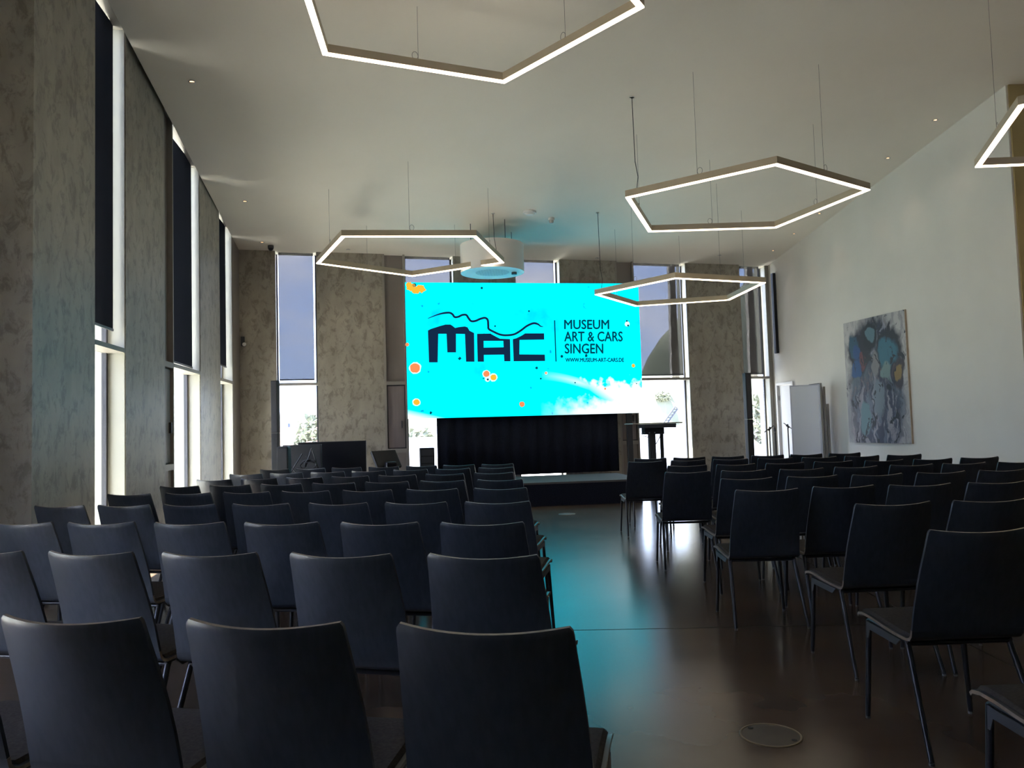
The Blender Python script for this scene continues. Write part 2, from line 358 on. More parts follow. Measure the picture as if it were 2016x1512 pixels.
def blind(wall, s0, s1, d, z0, mat, label, group):
    b = empty('roller_blind', wall.pt((s0 + s1) / 2, d, z0)); tag(b, label, 'blind', group)
    def B(name, a, c, d0, d1, za, zb, m):
        o = wall.box(name, a, c, d0, d1, za, zb, M[m]); o.parent = b; o.matrix_parent_inverse = Matrix.Translation(-Vector(b.location)); return o
    mid = wall.pt((s0 + s1) / 2, d, 0); zt = cz(mid.x, mid.y) + 0.12
    mb = MB(); mb.add([(0, 0, 0), (s1 - s0, 0, 0), (s1 - s0, 0, zt - z0), (0, 0, zt - z0)], [(0, 1, 2, 3)])
    f = mb.build('fabric', M[mat]); f.matrix_world = wall.T @ Matrix.Translation((s0, d, z0)); f.parent = b; f.matrix_parent_inverse = Matrix.Translation(-Vector(b.location))
    B('bottom_bar', s0, s1, d - 0.008, d + 0.008, z0 - 0.02, z0 + 0.006, 'frame_dark')
GLB, GBB = 'slate blinds of the left wall', 'screen blinds of the stage wall'
M['sun_softener'] = blind_mat('sun_softener_sheet', (0.85, 0.85, 0.86), (0.05, 0.05, 0.05))
aw = empty('window_alcove', kind='structure'); aw.name = 'window_9'
WL.box('pane', -13.6, -11.4, 1.2, 1.21, 0, 3.6, M['glass'], aw); WL.box('added_sun_screen', -13.6, -11.4, 1.1, 1.102, 0.0, 3.6, M['sun_softener'], aw)  # unseen sheer screen added here to soften the incoming sunlight
window(WL, -7.13, -6.25); window(WL, -4.40, -2.98); window(WL, -1.65, -0.62)
blind(WL, -7.11, -6.33, 0.105, 2.50, 'blind_left', 'dark slate roller blind of the window nearest the camera, left wall', GLB)
blind(WL, -4.38, -3.06, 0.10, 2.36, 'blind_left', 'wide dark slate roller blind between second and third plaster pier, left wall', GLB)
blind(WL, -1.63, -0.70, 0.10, 2.56, 'blind_left', 'narrow dark slate blind beside the far left room corner', GLB)
bw = [(0.65, 1.43), (3.12, 4.11), (5.39, 6.36), (8.0, 9.23), (10.52, 11.17)]
bl = ['pale blue sheer blind left of the screen, by the corner camera', 'sheer blind behind the hanging lamp at the left edge of the screen',
      'sheer blind showing above the middle of the screen', 'grey sheer blind right of the screen with dark hill behind it', 'narrow grey sheer blind next to the white wall corner']
for (s0, s1), lb in zip(bw, bl):
    window(WB, s0, s1, gd=0.20, mull=0.03)
    ml, mr = (0.06, 0.07) if s0 < 1 else ((0.02, 0.11) if s0 > 5 else (0.02, 0.06))
    blind(WB, s0 + ml, s1 - mr, 0.09, 2.37, 'blind_back', lb, GBB)
# outside fins: rough concrete blades beyond the two right-hand windows, smooth ones on the left facade
fin = empty('facade_fins', kind='structure')
def rough_fin(s, d0, d1, w0, w1):
    mb = MB(); n = 26; vs = []
    for i in range(n + 1):
        z = 2.3 + i * 5.0 / n
        a = w0 + (w1 - w0) * i / n + random.uniform(-0.012, 0.012)
        for q in ((-a, d0), (0.08, d0), (0.08, d1), (-a * 0.9, d1)): vs.append((q[0], q[1], z))
    fs = []
    for i in range(n):
        for j in range(4): fs.append((4 * i + j, 4 * i + (j + 1) % 4, 4 * i + 4 + (j + 1) % 4, 4 * i + 4 + j))
    mb.add(vs, fs + [(3, 2, 1, 0), (4 * n, 4 * n + 1, 4 * n + 2, 4 * n + 3)])
    o = mb.build('concrete_fin', M['concrete'], fin); o.matrix_world = WB.T @ Matrix.Translation((s, 0, 0))
rough_fin(9.20, 0.62, 0.75, 0.10, 0.02); rough_fin(11.16, 0.62, 0.75, 0.10, 0.03)
for s in (-7.25, -4.5, -1.75):
    WL.box('smooth_fin', s, s + 0.10, 0.50, 0.62, -0.5, TOP, M['jamb'], fin)

# door near the far right corner
dr = empty('door_1', kind='structure')
WR.box('door_frame', -0.88, -0.83, -0.02, 0.12, 0, 2.13, M['white_plastic'], dr)
WR.box('door_frame', -0.17, -0.12, -0.02, 0.12, 0, 2.13, M['white_plastic'], dr)
WR.box('door_frame', -0.83, -0.17, -0.02, 0.12, 2.08, 2.13, M['white_plastic'], dr)
WR.box('door_leaf', -0.82, -0.18, 0.03, 0.07, 0.01, 2.07, M['white_plastic'], dr)
WR.box('door_handle', -0.76, -0.66, -0.03, 0.0, 1.03, 1.05, M['steel'], dr)
WR.box('door_hinge', -0.20, -0.175, 0.01, 0.03, 1.75, 1.85, M['steel'], dr)

# ------------------------------------------------------------------ stage, curtain and LED wall
SCR_P = Vector((-2.007, 14.90, 0)); SCR_Q = Vector((2.632, 15.764, 0))
SU = (SCR_Q - SCR_P); SW = SU.length; SU.normalize(); SA = math.atan2(SU.y, SU.x)
SZ0, SZ1 = 1.548, 4.180; SH = SZ1 - SZ0
def scr(x, y=0.0, z=0.0): return Matrix.Translation(SCR_P) @ Matrix.Rotation(SA, 4, 'Z') @ Matrix.Translation((x, y, z))
st = empty('stage_platform', (0.3, 13.1, 0)); tag(st, 'low stage with grey top and black skirt below the LED screen', 'stage')
def stg(name, z0, z1, mat, out=0.0, y1=2.02):
    a = math.atan2(13.2426 - 13.0594, 1.96896 - 0.26082)
    mb = MB().box((-2.55 - out, -out, z0), (1.9 + out, y1 - 0.15, z1)); o = mb.build(name, M[mat])
    o.matrix_world = Matrix.Translation((0.2608, 13.0594, 0)) @ Matrix.Rotation(a, 4, 'Z'); o.parent = st; o.matrix_parent_inverse = Matrix.Translation(-Vector(st.location)); return o
stg('skirt', 0.0, 0.365, 'molton'); stg('deck', 0.366, 0.397, 'stage_top', 0.012)
# deck front lip
cu = MB(); n = 90; vs = []
for i in range(n + 1):
    x = 0.56 + (4.20 - 0.56) * i / n; y = 0.10 + 0.018 * math.sin(i * 0.9) + 0.008 * math.sin(i * 2.3)
    vs += [(x, y, 0.398), (x, y, SZ0 + 0.01)]
cu.add(vs, [(2 * i, 2 * i + 2, 2 * i + 3, 2 * i + 1) for i in range(n)])
o = cu.build('stage_curtain', M['molton'], smooth=True); o.matrix_world = scr(0)
sm = o.modifiers.new('thick', 'SOLIDIFY'); sm.thickness = 0.006
tag(o, 'black cloth hanging from the LED screen down to the stage', 'curtain')

led = empty('led_wall', tuple(scr(SW / 2) @ Vector((0, 0, 0.4)))); led.rotation_euler.z = SA
tag(led, 'bright cyan LED video wall showing the MAC museum logo', 'screen')
def sput(o): 
    o.matrix_world = scr(0); o.parent = led; o.matrix_parent_inverse = (Matrix.Translation(led.location) @ Matrix.Rotation(SA, 4, 'Z')).inverted(); return o
sput(MB().box((0, 0.004, SZ0), (SW, 0.09, SZ1)).build('cabinet_body', M['black']))
def led_display():
    m = bpy.data.materials.new('led_image'); m.use_nodes = True; t = m.node_tree; t.nodes.clear()
    def n(k, **a):
        q = t.nodes.new(k)
        for x, y in a.items(): setattr(q, x, y)
        return q
    tc = n('ShaderNodeTexCoord'); mp = n('ShaderNodeMapping'); t.links.new(tc.outputs['Object'], mp.inputs[0])
    mp.inputs['Scale'].default_value = (1 / SW, 1, 1 / SH); mp.inputs['Location'].default_value = (0, 0, -SZ0 / SH)
    sp = n('ShaderNodeSeparateXYZ'); t.links.new(mp.outputs[0], sp.inputs[0])
    def math_(op, a, b=None, clamp=False):
        q = n('ShaderNodeMath', operation=op, use_clamp=clamp)
        for i, v in enumerate((a, b)):
            if v is None: continue
            if isinstance(v, (int, float)): q.inputs[i].default_value = v
            else: t.links.new(v, q.inputs[i])
        return q.outputs[0]
    u, v = sp.outputs['X'], sp.outputs['Z']
    no = n('ShaderNodeTexNoise'); no.inputs['Scale'].default_value = 1.3; no.inputs['Detail'].default_value = 6; t.links.new(tc.outputs['Object'], no.inputs['Vector'])
    n2 = n('ShaderNodeTexNoise'); n2.inputs['Scale'].default_value = 5.5; n2.inputs['Detail'].default_value = 3; t.links.new(tc.outputs['Object'], n2.inputs['Vector'])
    # white glow in the lower right corner: v below a falling curve of u
    wob = math_('MULTIPLY', math_('SUBTRACT', n2.outputs[0], 0.5), 0.22)
    diag = math_('MULTIPLY', math_('SUBTRACT', math_('ADD', u, math_('MULTIPLY', v, 0.75)), 0.90), 12, True)
    roof_ = math_('MULTIPLY', math_('SUBTRACT', math_('ADD', 0.255, wob), v), 22, True)
    pt = math_('MULTIPLY', math_('MULTIPLY', math_('SUBTRACT', math_('ADD', math_('MULTIPLY', u, 0.22), wob), math_('ADD', v, 0.03)), 9, True), math_('MULTIPLY', math_('SUBTRACT', u, 0.55), 5, True))
    g1 = math_('MAXIMUM', math_('MINIMUM', diag, roof_), math_('MULTIPLY', pt, 0.8))
    # sweeping pale arc
    arc = math_('SUBTRACT', 0.30, math_('MULTIPLY', math_('POWER', math_('MAXIMUM', math_('SUBTRACT', u, 0.55), 0.0), 1.7), 1.15))
    ad = math_('ABSOLUTE', math_('SUBTRACT', v, arc))
    g2 = math_('MULTIPLY', math_('SUBTRACT', 1.0, math_('MULTIPLY', ad, 28), True), math_('MULTIPLY', math_('MULTIPLY', math_('SUBTRACT', u, 0.56), 4.0, True), math_('MULTIPLY', math_('SUBTRACT', 0.80, u), 12.0, True)))
    g3 = math_('MULTIPLY', math_('SUBTRACT', 0.07, math_('ADD', v, math_('MULTIPLY', u, 0.45))), 16, True)
    wh = math_('MAXIMUM', math_('MAXIMUM', g1, math_('MULTIPLY', g2, 0.8)), g3)
    r1 = n('ShaderNodeValToRGB'); t.links.new(no.outputs[0], r1.inputs[0])
    e = r1.color_ramp.elements; e[0].position = 0.30; e[0].color = (0.0, 0.50, 0.95, 1); e[1].position = 0.46; e[1].color = (0.0, 0.76, 1.0, 1)
    r2 = n('ShaderNodeValToRGB'); t.links.new(n2.outputs[0], r2.inputs[0])
    e = r2.color_ramp.elements; e[0].position = 0.27; e[0].color = (0.0, 0.35, 0.50, 1); e[1].position = 0.33; e[1].color = (1, 1, 1, 1)
    m1 = n('ShaderNodeMixRGB', blend_type='MULTIPLY'); m1.inputs[0].default_value = 1; t.links.new(r1.outputs[0], m1.inputs[1]); t.links.new(r2.outputs[0], m1.inputs[2])
    m2 = n('ShaderNodeMixRGB'); t.links.new(wh, m2.inputs[0]); t.links.new(m1.outputs[0], m2.inputs[1]); m2.inputs[2].default_value = (0.95, 1, 1, 1)
    em = n('ShaderNodeEmission'); em.inputs[1].default_value = 0.80; t.links.new(m2.outputs[0], em.inputs[0])
    o = n('ShaderNodeOutputMaterial'); t.links.new(em.outputs[0], o.inputs[0]); return m
mb = MB(); mb.add([(0, 0, SZ0), (SW, 0, SZ0), (SW, 0, SZ1), (0, 0, SZ1)], [(0, 1, 2, 3)])
sput(mb.build('display', led_display()))
def sz(x, y):
    """picture grid of the shown slide (about 1850 x 1050 units) to metres on the display"""
    t = (y - 300) / 1070; xl = 68 + 22 * t; xr = 1903 + 32 * t; u = (x - xl) / (xr - xl)
    yt = 300 + 10 * u; yb = 1370 - 45 * u
    return (u * SW, SZ1 - (y - yt) / (yb - yt) * SH)
M['logo'] = emit_mat('logo_navy', (0.006, 0.022, 0.06), 0.55); M['slide_text'] = emit_mat('slide_text_teal', (0.0, 0.06, 0.09), 0.55)
M['orange'] = emit_mat('slide_orange', (0.95, 0.28, 0.10), 0.55); M['amber'] = emit_mat('slide_amber', (1.0, 0.50, 0.04), 0.55); M['pale'] = emit_mat('slide_pale', (0.75, 1.0, 0.95), 0.55)
def flat(name, polys, mat, y=-0.004):
    mb = MB()
    for P in polys:
        q = [sz(*p) for p in P]; mb.add([(a, y, b) for a, b in q], [tuple(range(len(q)))])
    me = bpy.data.meshes.new(name); me.from_pydata(mb.v, [], mb.f); me.materials.append(mat)
    bm = bmesh.new(); bm.from_mesh(me); bmesh.ops.triangulate(bm, faces=bm.faces, ngon_method='EAR_CLIP'); bm.to_mesh(me); bm.free()
    o = bpy.data.objects.new(name, me); COL.objects.link(o); return sput(o)
flat('logo_letter', [[(240, 680), (262, 668), (330, 645), (372, 633), (410, 633), (428, 645), (445, 660), (475, 653), (520, 648), (540, 655), (555, 682), (590, 700), (592, 925), (528, 925), (520, 708), (452, 706), (452, 852), (386, 852), (380, 706), (318, 706), (313, 930), (248, 930)]], M['logo'])
flat('logo_letter', [[(613, 706), (715, 704), (760, 730), (790, 745), (867, 748), (868, 762), (613, 762)], [(613, 762), (663, 762), (665, 925), (617, 925)], [(815, 762), (868, 762), (870, 922), (822, 922)], [(660, 815), (820, 812), (820, 870), (660, 872)]], M['logo'])
flat('logo_letter', [[(890, 748), (915, 742), (960, 720), (985, 703), (1135, 703), (1136, 752), (942, 755), (940, 868), (1140, 870), (1142, 920), (895, 922), (889, 760)]], M['logo'])
def stroke(pts, ws):
    # Catmull-Rom resample, then offset to a ribbon
    P = [Vector(p) for p in pts]; out = []; wv = []
    for i in range(len(P) - 1):
        a, b, c, d = P[max(i - 1, 0)], P[i], P[i + 1], P[min(i + 2, len(P) - 1)]
        for k in range(6):
            t = k / 6; out.append(0.5 * ((2 * b) + (c - a) * t + (2 * a - 5 * b + 4 * c - d) * t * t + (3 * b - a - 3 * c + d) * t ** 3)); wv.append((i + t) / (len(P) - 1))
    out.append(P[-1]); wv.append(1.0); L_, R_ = [], []
    for i, p in enumerate(out):
        d = (out[min(i + 1, len(out) - 1)] - out[max(i - 1, 0)]).normalized(); nn = Vector((-d.y, d.x))
        w_ = ws * min(1, 0.25 + 8 * min(wv[i], 1 - wv[i])); L_.append(p + nn * w_); R_.append(p - nn * w_)
    return [[L_[i], L_[i + 1], R_[i + 1], R_[i]] for i in range(len(out) - 1)]
flat('logo_skyline', stroke([(240, 585), (300, 560), (350, 545), (400, 540), (425, 552), (442, 574), (470, 572), (500, 558), (530, 558), (547, 582), (568, 606), (600, 605), (640, 588), (675, 581), (695, 598), (699, 640), (703, 668), (740, 690), (790, 712), (840, 718), (900, 710), (950, 682), (1000, 645), (1050, 624), (1085, 630), (1108, 647), (1128, 650)], 8), M['logo'], -0.0045)
flat('logo_divider', [[(1215, 600), (1224, 600), (1233, 925), (1224, 925)]], M['slide_text'])
def text(word, x0, x1, ytop, ybot, bold=0.0):
    cu = bpy.data.curves.new('slide_text', 'FONT'); cu.body = word; cu.size = 1; cu.resolution_u = 3
    o = bpy.data.objects.new('tmp', cu); COL.objects.link(o); bpy.context.view_layer.update()
    me = bpy.data.meshes.new_from_object(o.evaluated_get(bpy.context.evaluated_depsgraph_get())); bpy.data.objects.remove(o)
    xs = [v.co.x for v in me.vertices]; ys = [v.co.y for v in me.vertices]; a, b, c, d = min(xs), max(xs), min(ys), max(ys)
    base = [(x0 + (v.co.x - a) / (b - a) * (x1 - x0), ybot + (v.co.y - c) / (d - c) * (ytop - ybot)) for v in me.vertices]
    fs = [tuple(p.vertices) for p in me.polygons]; V_ = []; F_ = []
    for k, (ox, oy) in enumerate(((-bold, 0), (bold, 0), (0, -bold), (0, bold))):
        F_ += [tuple(q + len(V_) for q in f) for f in fs]
        for X, Y in base: p = sz(X + ox, Y + oy); V_.append((p[0], -0.004 - 0.0002 * k, p[1]))
    me = bpy.data.meshes.new('slide_text'); me.from_pydata(V_, [], F_)
    me.name = 'slide_text'; me.materials.clear(); me.materials.append(M['slide_text'])
    o = bpy.data.objects.new('slide_text', me); COL.objects.link(o); o['label'] = 'lettering ' + word; sput(o)
text('MUSEUM', 1297, 1658, 597, 669, 2.2); text('ART & CARS', 1297, 1768, 690, 766, 2.2); text('SINGEN', 1300, 1608, 785, 861, 2.2)
text('WWW.MUSEUM-ART-CARS.DE', 1305, 1777, 897, 927, 1.5)
def blob(x, y, r, n=20, k=0.08): return [(x + r * (1 + random.uniform(-k, k)) * math.cos(2 * math.pi * i / n), y + r * (1 + random.uniform(-k, k)) * math.sin(2 * math.pi * i / n)) for i in range(n)]
flat('pale_ring', [blob(145, 973, 46), blob(155, 1240, 31), blob(683, 1022, 31), blob(737, 1048, 32), blob(1808, 630, 20), blob(692, 1062, 20), blob(1150, 1015, 12)], M['pale'], -0.003)
flat('orange_spot', [blob(143, 973, 38), blob(684, 1020, 24), blob(958, 1258, 21), blob(1148, 1014, 8), blob(1622, 1138, 8), blob(85, 790, 14)], M['orange'])
flat('amber_spot', [blob(155, 1240, 23), blob(738, 1048, 23), blob(1855, 957, 14), blob(110, 335, 33, k=.3), blob(150, 365, 30, k=.3), blob(190, 350, 32, k=.3), blob(95, 318, 18, k=.2)], M['amber'])
flat('dark_speck', [blob(138, 322, 15), blob(650, 345, 9), blob(1815, 642, 8), blob(1805, 606, 7), blob(1275, 884, 11), blob(660, 1056, 5), blob(694, 1064, 8), blob(1017, 528, 7), blob(752, 646, 7), blob(480, 900, 12, k=.5), blob(1075, 975, 10, k=.5), blob(1107, 1058, 7), blob(1380, 1090, 6), blob(260, 1322, 10, k=.5), blob(1470, 880, 12, k=.5), blob(1880, 1098, 5)], M['slide_text'])
# supporting posts behind the screen
for x in (0.62, 4.42):
    sput(MB().box((x, 0.12, 0.397), (x + 0.10, 0.22, SZ0 + 0.5)).build('support_post', M['dark_steel']))
sput(MB().box((0.1, 0.10, SZ1 - 0.25), (SW - 0.1, 0.16, SZ1 - 0.15)).build('support_rail', M['dark_steel']))

# ------------------------------------------------------------------ chairs
def shell(name, rows, half, th, parent, bend=None):
    """rows: list of (y, z, halfwidth, sag, normal_y, normal_z); thin curved plywood sheet with pale edge"""
    nx = 12; mb = MB(); n = len(rows); top = []; bot = []
    for (y, z, hw, sag, ny, nz) in rows:
        for i in range(nx + 1):
            t = -1 + 2 * i / nx; yy = y - sag * (1 - t * t); zz = z - (0.012 * (1 - t * t) * max(0.0, (z - 0.74) / 0.144) if name == 'backrest' else 0.0)
            top.append((t * hw, yy + ny * th / 2, zz + nz * th / 2)); bot.append((t * hw, yy - ny * th / 2, zz - nz * th / 2))
    k = len(top); W = nx + 1; fs = []; ms = []
    for r in range(n - 1):
        for i in range(nx):
            a = r * W + i; fs.append((a, a + 1, a + W + 1, a + W)); ms.append(0); fs.append((k + a, k + a + W, k + a + W + 1, k + a + 1)); ms.append(0)
    def strip(idx):
        for a, b in zip(idx[:-1], idx[1:]): fs.append((a, b, k + b, k + a)); ms.append(1)
    strip([i for i in range(W)]); strip([(n - 1) * W + i for i in range(W)]); side = len(ms)
    strip([r * W for r in range(n)]); strip([r * W + nx for r in range(n)])
    if name == 'backrest': ms[side:] = [0] * (len(ms) - side)
    mb.v = top + bot; mb.f = fs; mb.m = ms
    return mb.build(name, [M['shell'], M['ply']], parent, smooth=True)
def make_chair():
    t = empty('plywood_chair')
    # local frame: origin on the floor under the top edge of the backrest, +y is the sitting direction
    br = []
    prof = [(0.118, 0.475), (0.108, 0.52), (0.094, 0.58), (0.072, 0.66), (0.046, 0.74), (0.018, 0.82), (0.003, 0.863), (0.0, 0.876), (-0.001, 0.884)]
    hws = [0.224, 0.223, 0.221, 0.217, 0.212, 0.206, 0.2035, 0.201, 0.194]
    sags = [0.004, 0.010, 0.018, 0.026, 0.032, 0.036, 0.037, 0.037, 0.037]
    for i, ((y, z), hw, sg) in enumerate(zip(prof, hws, sags)):
        a = prof[max(i - 1, 0)]; b = prof[min(i + 1, len(prof) - 1)]; dy, dz = b[0] - a[0], b[1] - a[1]; L_ = math.hypot(dy, dz)
        br.append((y, z, hw, sg, dz / L_, -dy / L_))
    shell('backrest', br, 0.2, 0.011, t)
    se = []
    sp = [(0.118, 0.475), (0.124, 0.452), (0.138, 0.437), (0.160, 0.430), (0.25, 0.431), (0.35, 0.438), (0.45, 0.448), (0.52, 0.450), (0.56, 0.443), (0.583, 0.428)]
    for i, (y, z) in enumerate(sp):
        a = sp[max(i - 1, 0)]; b = sp[min(i + 1, len(sp) - 1)]; dy, dz = b[0] - a[0], b[1] - a[1]; L_ = math.hypot(dy, dz)
        se.append((y, z, 0.225 if i < 9 else 0.218, 0.0, -dz / L_, dy / L_))
    s_ = shell('seat', se, 0.2, 0.012, t)
    pm = MB(); pr = [(0.165, 0.4375), (0.25, 0.4385), (0.35, 0.4455), (0.45, 0.4555), (0.52, 0.4575), (0.553, 0.452)]; vs = []
    for (y, z) in pr: vs += [(-0.212, y, z), (-0.20, y, z + 0.011), (0.20, y, z + 0.011), (0.212, y, z)]
    fs = [(4 * i + j, 4 * i + j + 1, 4 * i + j + 5, 4 * i + j + 4) for i in range(len(pr) - 1) for j in range(3)] + [(0, 3, 2, 1), tuple(4 * (len(pr) - 1) + j for j in range(4))]
    pm.add(vs, fs); pm.build('seat_pad', M['pad'], t, smooth=True)
    for sx in (-1, 1):
        f = MB().tube((sx * 0.207, 0.50, 0.425), (sx * 0.230, 0.508, 0.010), 0.0125, 0.0105).build('leg', M['leg'], t, smooth=True)
        MB().tube((sx * 0.230, 0.508, 0.0), (sx * 0.230, 0.508, 0.010), 0.0110, n=8).build('foot_cap', M['foot'], f)
        g = MB().tube((sx * 0.207, 0.185, 0.415), (sx * 0.229, 0.020, 0.010), 0.0125, 0.0105).build('leg', M['leg'], t, smooth=True)
        MB().tube((sx * 0.229, 0.020, 0.0), (sx * 0.229, 0.020, 0.010), 0.0110, n=8).build('foot_cap', M['foot'], g)
        MB().path([(sx * 0.207, 0.172, 0.410), (sx * 0.207, 0.19, 0.419), (sx * 0.207, 0.35, 0.424), (sx * 0.207, 0.485, 0.431), (sx * 0.207, 0.505, 0.420)], 0.0105).build('side_rail', M['leg'], t, smooth=True)
        mb = MB(); x0, x1 = sorted((sx * 0.219, sx * 0.223))
        prof2 = [(0.21, 0.418), (0.49, 0.424), (0.495, 0.352), (0.482, 0.352), (0.465, 0.392), (0.25, 0.386)]
        vs = [(x0, a, b) for a, b in prof2] + [(x1, a, b) for a, b in prof2]; q = len(prof2)
        mb.add(vs, [tuple(range(q)), tuple(range(2 * q - 1, q - 1, -1))] + [(i, (i + 1) % q, q + (i + 1) % q, q + i) for i in range(q)])
        mb.build('link_plate', M['gusset'], t)
    MB().tube((-0.207, 0.180, 0.409), (0.207, 0.180, 0.409), 0.0105).build('cross_tube', M['leg'], t, smooth=True)
    MB().tube((-0.207, 0.47, 0.417), (0.207, 0.47, 0.417), 0.0095).build('cross_tube', M['leg'], t, smooth=True)
    return t
proto = make_chair(); first = [True]
ORD = ['first', 'second', 'third', 'fourth', 'fifth', 'sixth', 'seventh', 'eighth', 'ninth', 'tenth']
def chair(x, y, yaw, label, group):
    o = proto if first[0] else copy_tree(proto); first[0] = False
    o.location = (x, y, 0); o.rotation_euler = (0, 0, R(yaw)); tag(o, label, 'chair', group)
GL_, GR_ = 'black plywood chairs of the window-side block', 'black plywood chairs of the painting-side block'
# window-side block: nine rows one metre apart, seven columns, rows slightly fanned towards the screen
LR = [  # row from the camera: slope, intercept, yaw, x of the chairs from the aisle outwards
    (-0.20, 1.743, -12, (-0.08, -0.60, -1.11, -1.62)),
    (-0.224, 2.713, -14, (-0.12, -0.64, -1.16, -1.67, -2.17)),
    (-0.243, 3.636, -12, (-0.16, -0.66, -1.17, -1.68, -2.20, -2.70)),
    (-0.215, 4.67, -14, (-0.11, -0.61, -1.11, -1.63, -2.13, -2.61, -3.10)),
    (-0.175, 5.735, -13, (-0.11, -0.62, -1.12, -1.61, -2.09, -2.58, -3.09)),
    (-0.134, 6.698, -13, (-0.13, -0.63, -1.12, -1.60, -2.08, -2.56, -3.04)),
    (-0.075, 7.77, -13, (-0.21, -0.70, -1.18, -1.66, -2.13, -2.60, -3.07)),
    (-0.059, 8.80, -10, (-0.21, -0.70, -1.18, -1.66, -2.13, -2.61, -3.08)),
    (-0.120, 9.631, -12, (-0.21, -0.69, -1.16, -1.64, -2.12, -2.59, -3.06))]
for r, (k, c, yaw, xs) in enumerate(LR):
    rn = ORD[8 - r] + ' row from the stage'
    for j, x in enumerate(xs):
        lb = 'black plywood chair, window-side block, %s, %s seat from the aisle' % (rn, ORD[j])
        if r == 0 and j == 0: lb = 'black plywood chair nearest the camera beside the aisle, warm pale top edge, scratched back'
        chair(x, k * x + c, yaw + random.uniform(-1.5, 1.5), lb, GL_)
RR = [
    (1, [(1.67, 1.97, 2)]), (2, [(1.77, 3.01, 2)]), (3, [(1.92, 4.0, 4), (2.43, 4.02, 3)]),
    (4, [(1.60, 4.99, -1), (2.12, 5.07, 1), (2.60, 5.04, 0), (3.11, 5.06, 4)]),
    (5, [(1.78, 6.02, 1), (2.30, 6.06, 4), (2.79, 6.04, 4), (3.31, 6.09, 6), (3.82, 6.14, 6)]),
    (6, [(1.55, 7.03, -2), (2.05, 7.01, -1), (2.56, 6.99, 3), (3.08, 7.07, 4), (3.60, 7.11, 3), (4.09, 7.13, 2), (4.58, 7.11, 2)]),
    (7, [(1.78, 8.08, -2), (2.27, 8.03, 2), (2.77, 8.02, 3), (3.28, 8.06, 2), (3.77, 7.99, 3), (4.26, 7.98, 3), (4.76, 8.02, 4)]),
    (8, [(1.54, 9.21, 2), (2.05, 9.25, 0), (2.54, 9.20, -3), (3.03, 9.09, -3), (3.52, 9.04, 0), (4.01, 9.04, 2), (4.50, 9.04, 3)]),
    (9, [(1.74, 10.0, -1), (2.23, 9.98, -2), (2.72, 9.97, -2), (3.21, 9.92, -2), (3.69, 9.90, 0), (4.18, 9.91, 2)])]
for r, row in RR:
    rn = ORD[9 - r] + ' row from the stage'
    for j, (x, y, yaw) in enumerate(row):
        chair(x, y, yaw, 'black plywood chair, painting-side block, %s, %s seat from the aisle' % (rn, ORD[j]), GR_)

# ------------------------------------------------------------------ pentagon lamps
PR0 = PR = 1.757 * 5.6 / 5.8
def pent(cx, cy, ang, r=PR): return [(cx + r * math.cos(ang + i * 2 * math.pi / 5), cy + r * math.sin(ang + i * 2 * math.pi / 5)) for i in range(5)]
def lamp(cx, cy, z, ang, label, power_at=3, k=1.0):
    PR = PR0 * k
    t = empty('pentagon_lamp', (cx, cy, z)); tag(t, label, 'lamp', 'pentagon pendant lamps')
    def ring(name, r0, r1, z0, z1, mat):
        k0, k1 = r0 / math.cos(math.pi / 5), r1 / math.cos(math.pi / 5)   # apothems to corner radii
        mb = MB(); vs = []
        for i in range(5):
            c, s = math.cos(ang + i * 2 * math.pi / 5), math.sin(ang + i * 2 * math.pi / 5)
            vs += [(k0 * c, k0 * s, z0), (k1 * c, k1 * s, z0), (k1 * c, k1 * s, z1), (k0 * c, k0 * s, z1)]
        fs = []
        for i in range(5):
            a, b = 4 * i, 4 * ((i + 1) % 5)
            for j in range(4): fs.append((a + j, a + (j + 1) % 4, b + (j + 1) % 4, b + j))
        mb.add(vs, fs); return mb.build(name, mat, t)
    ap = PR * math.cos(math.pi / 5)
    ring('frame_profile', ap - 0.062, ap, 0.006, 0.092, M['lamp_body'])
    ring('light_strip', ap - 0.060, ap - 0.002, -0.006, 0.0055, M['lamp_glow'])
    ring('upward_strip', ap - 0.040, ap - 0.022, 0.0925, 0.095, M['lamp_up'])
    P = pent(0, 0, ang, (ap - 0.031) / math.cos(math.pi / 5))
    for i in range(5):
        a = Vector(P[i]); b = Vector(P[(i + 1) % 5]); m = (a + b) / 2
        zc = cz(cx + m.x, cy + m.y) - z
        MB().tube((m.x, m.y, 0.09), (m.x, m.y, zc), 0.0022, n=5).build('suspension_cable', M['cable'], t)
        d = (b - a).normalized(); c = m + d * 0.035
        MB().path([(c.x + d.x * 0.033 * math.cos(q), c.y + d.y * 0.033 * math.cos(q), 0.135 + 0.042 * math.sin(q)) for q in [2 * math.pi * k / 16 for k in range(16)]], 0.0028, n=5, closed=True).build('cable_loop', M['cable'], t)
    a = Vector(P[power_at]) * 0.93 + Vector(P[(power_at + 1) % 5]) * 0.07; zc = cz(cx + a.x, cy + a.y) - z
    MB().path([(a.x, a.y, 0.09), (a.x + 0.02, a.y, 0.25), (a.x - 0.01, a.y, 0.45), (a.x - 0.02, a.y, zc)], 0.005, n=6).build('power_cord', M['black'], t)
    MB().disc((a.x - 0.02, a.y, zc - 0.012), 0.03, 16).tube((a.x - 0.02, a.y, zc - 0.012), (a.x - 0.02, a.y, zc), 0.03, n=16).build('ceiling_rose', M['white_plastic'], t)
    return t
lamp(-1.617, 12.827, 4.213, 2.943, 'glowing pentagon pendant lamp in front of the white ceiling drum, left of screen', 3)
lamp(3.182, 10.651, 4.309, -2.8342, 'large glowing pentagon pendant lamp between the screen and the painting wall', 0)
lamp(3.375 * 0.91, 15.394 * 0.91, CAM_H + 2.58 * 0.91, -3.076, 'small-looking pentagon pendant lamp overlapping the upper right screen corner', 0, 0.91)
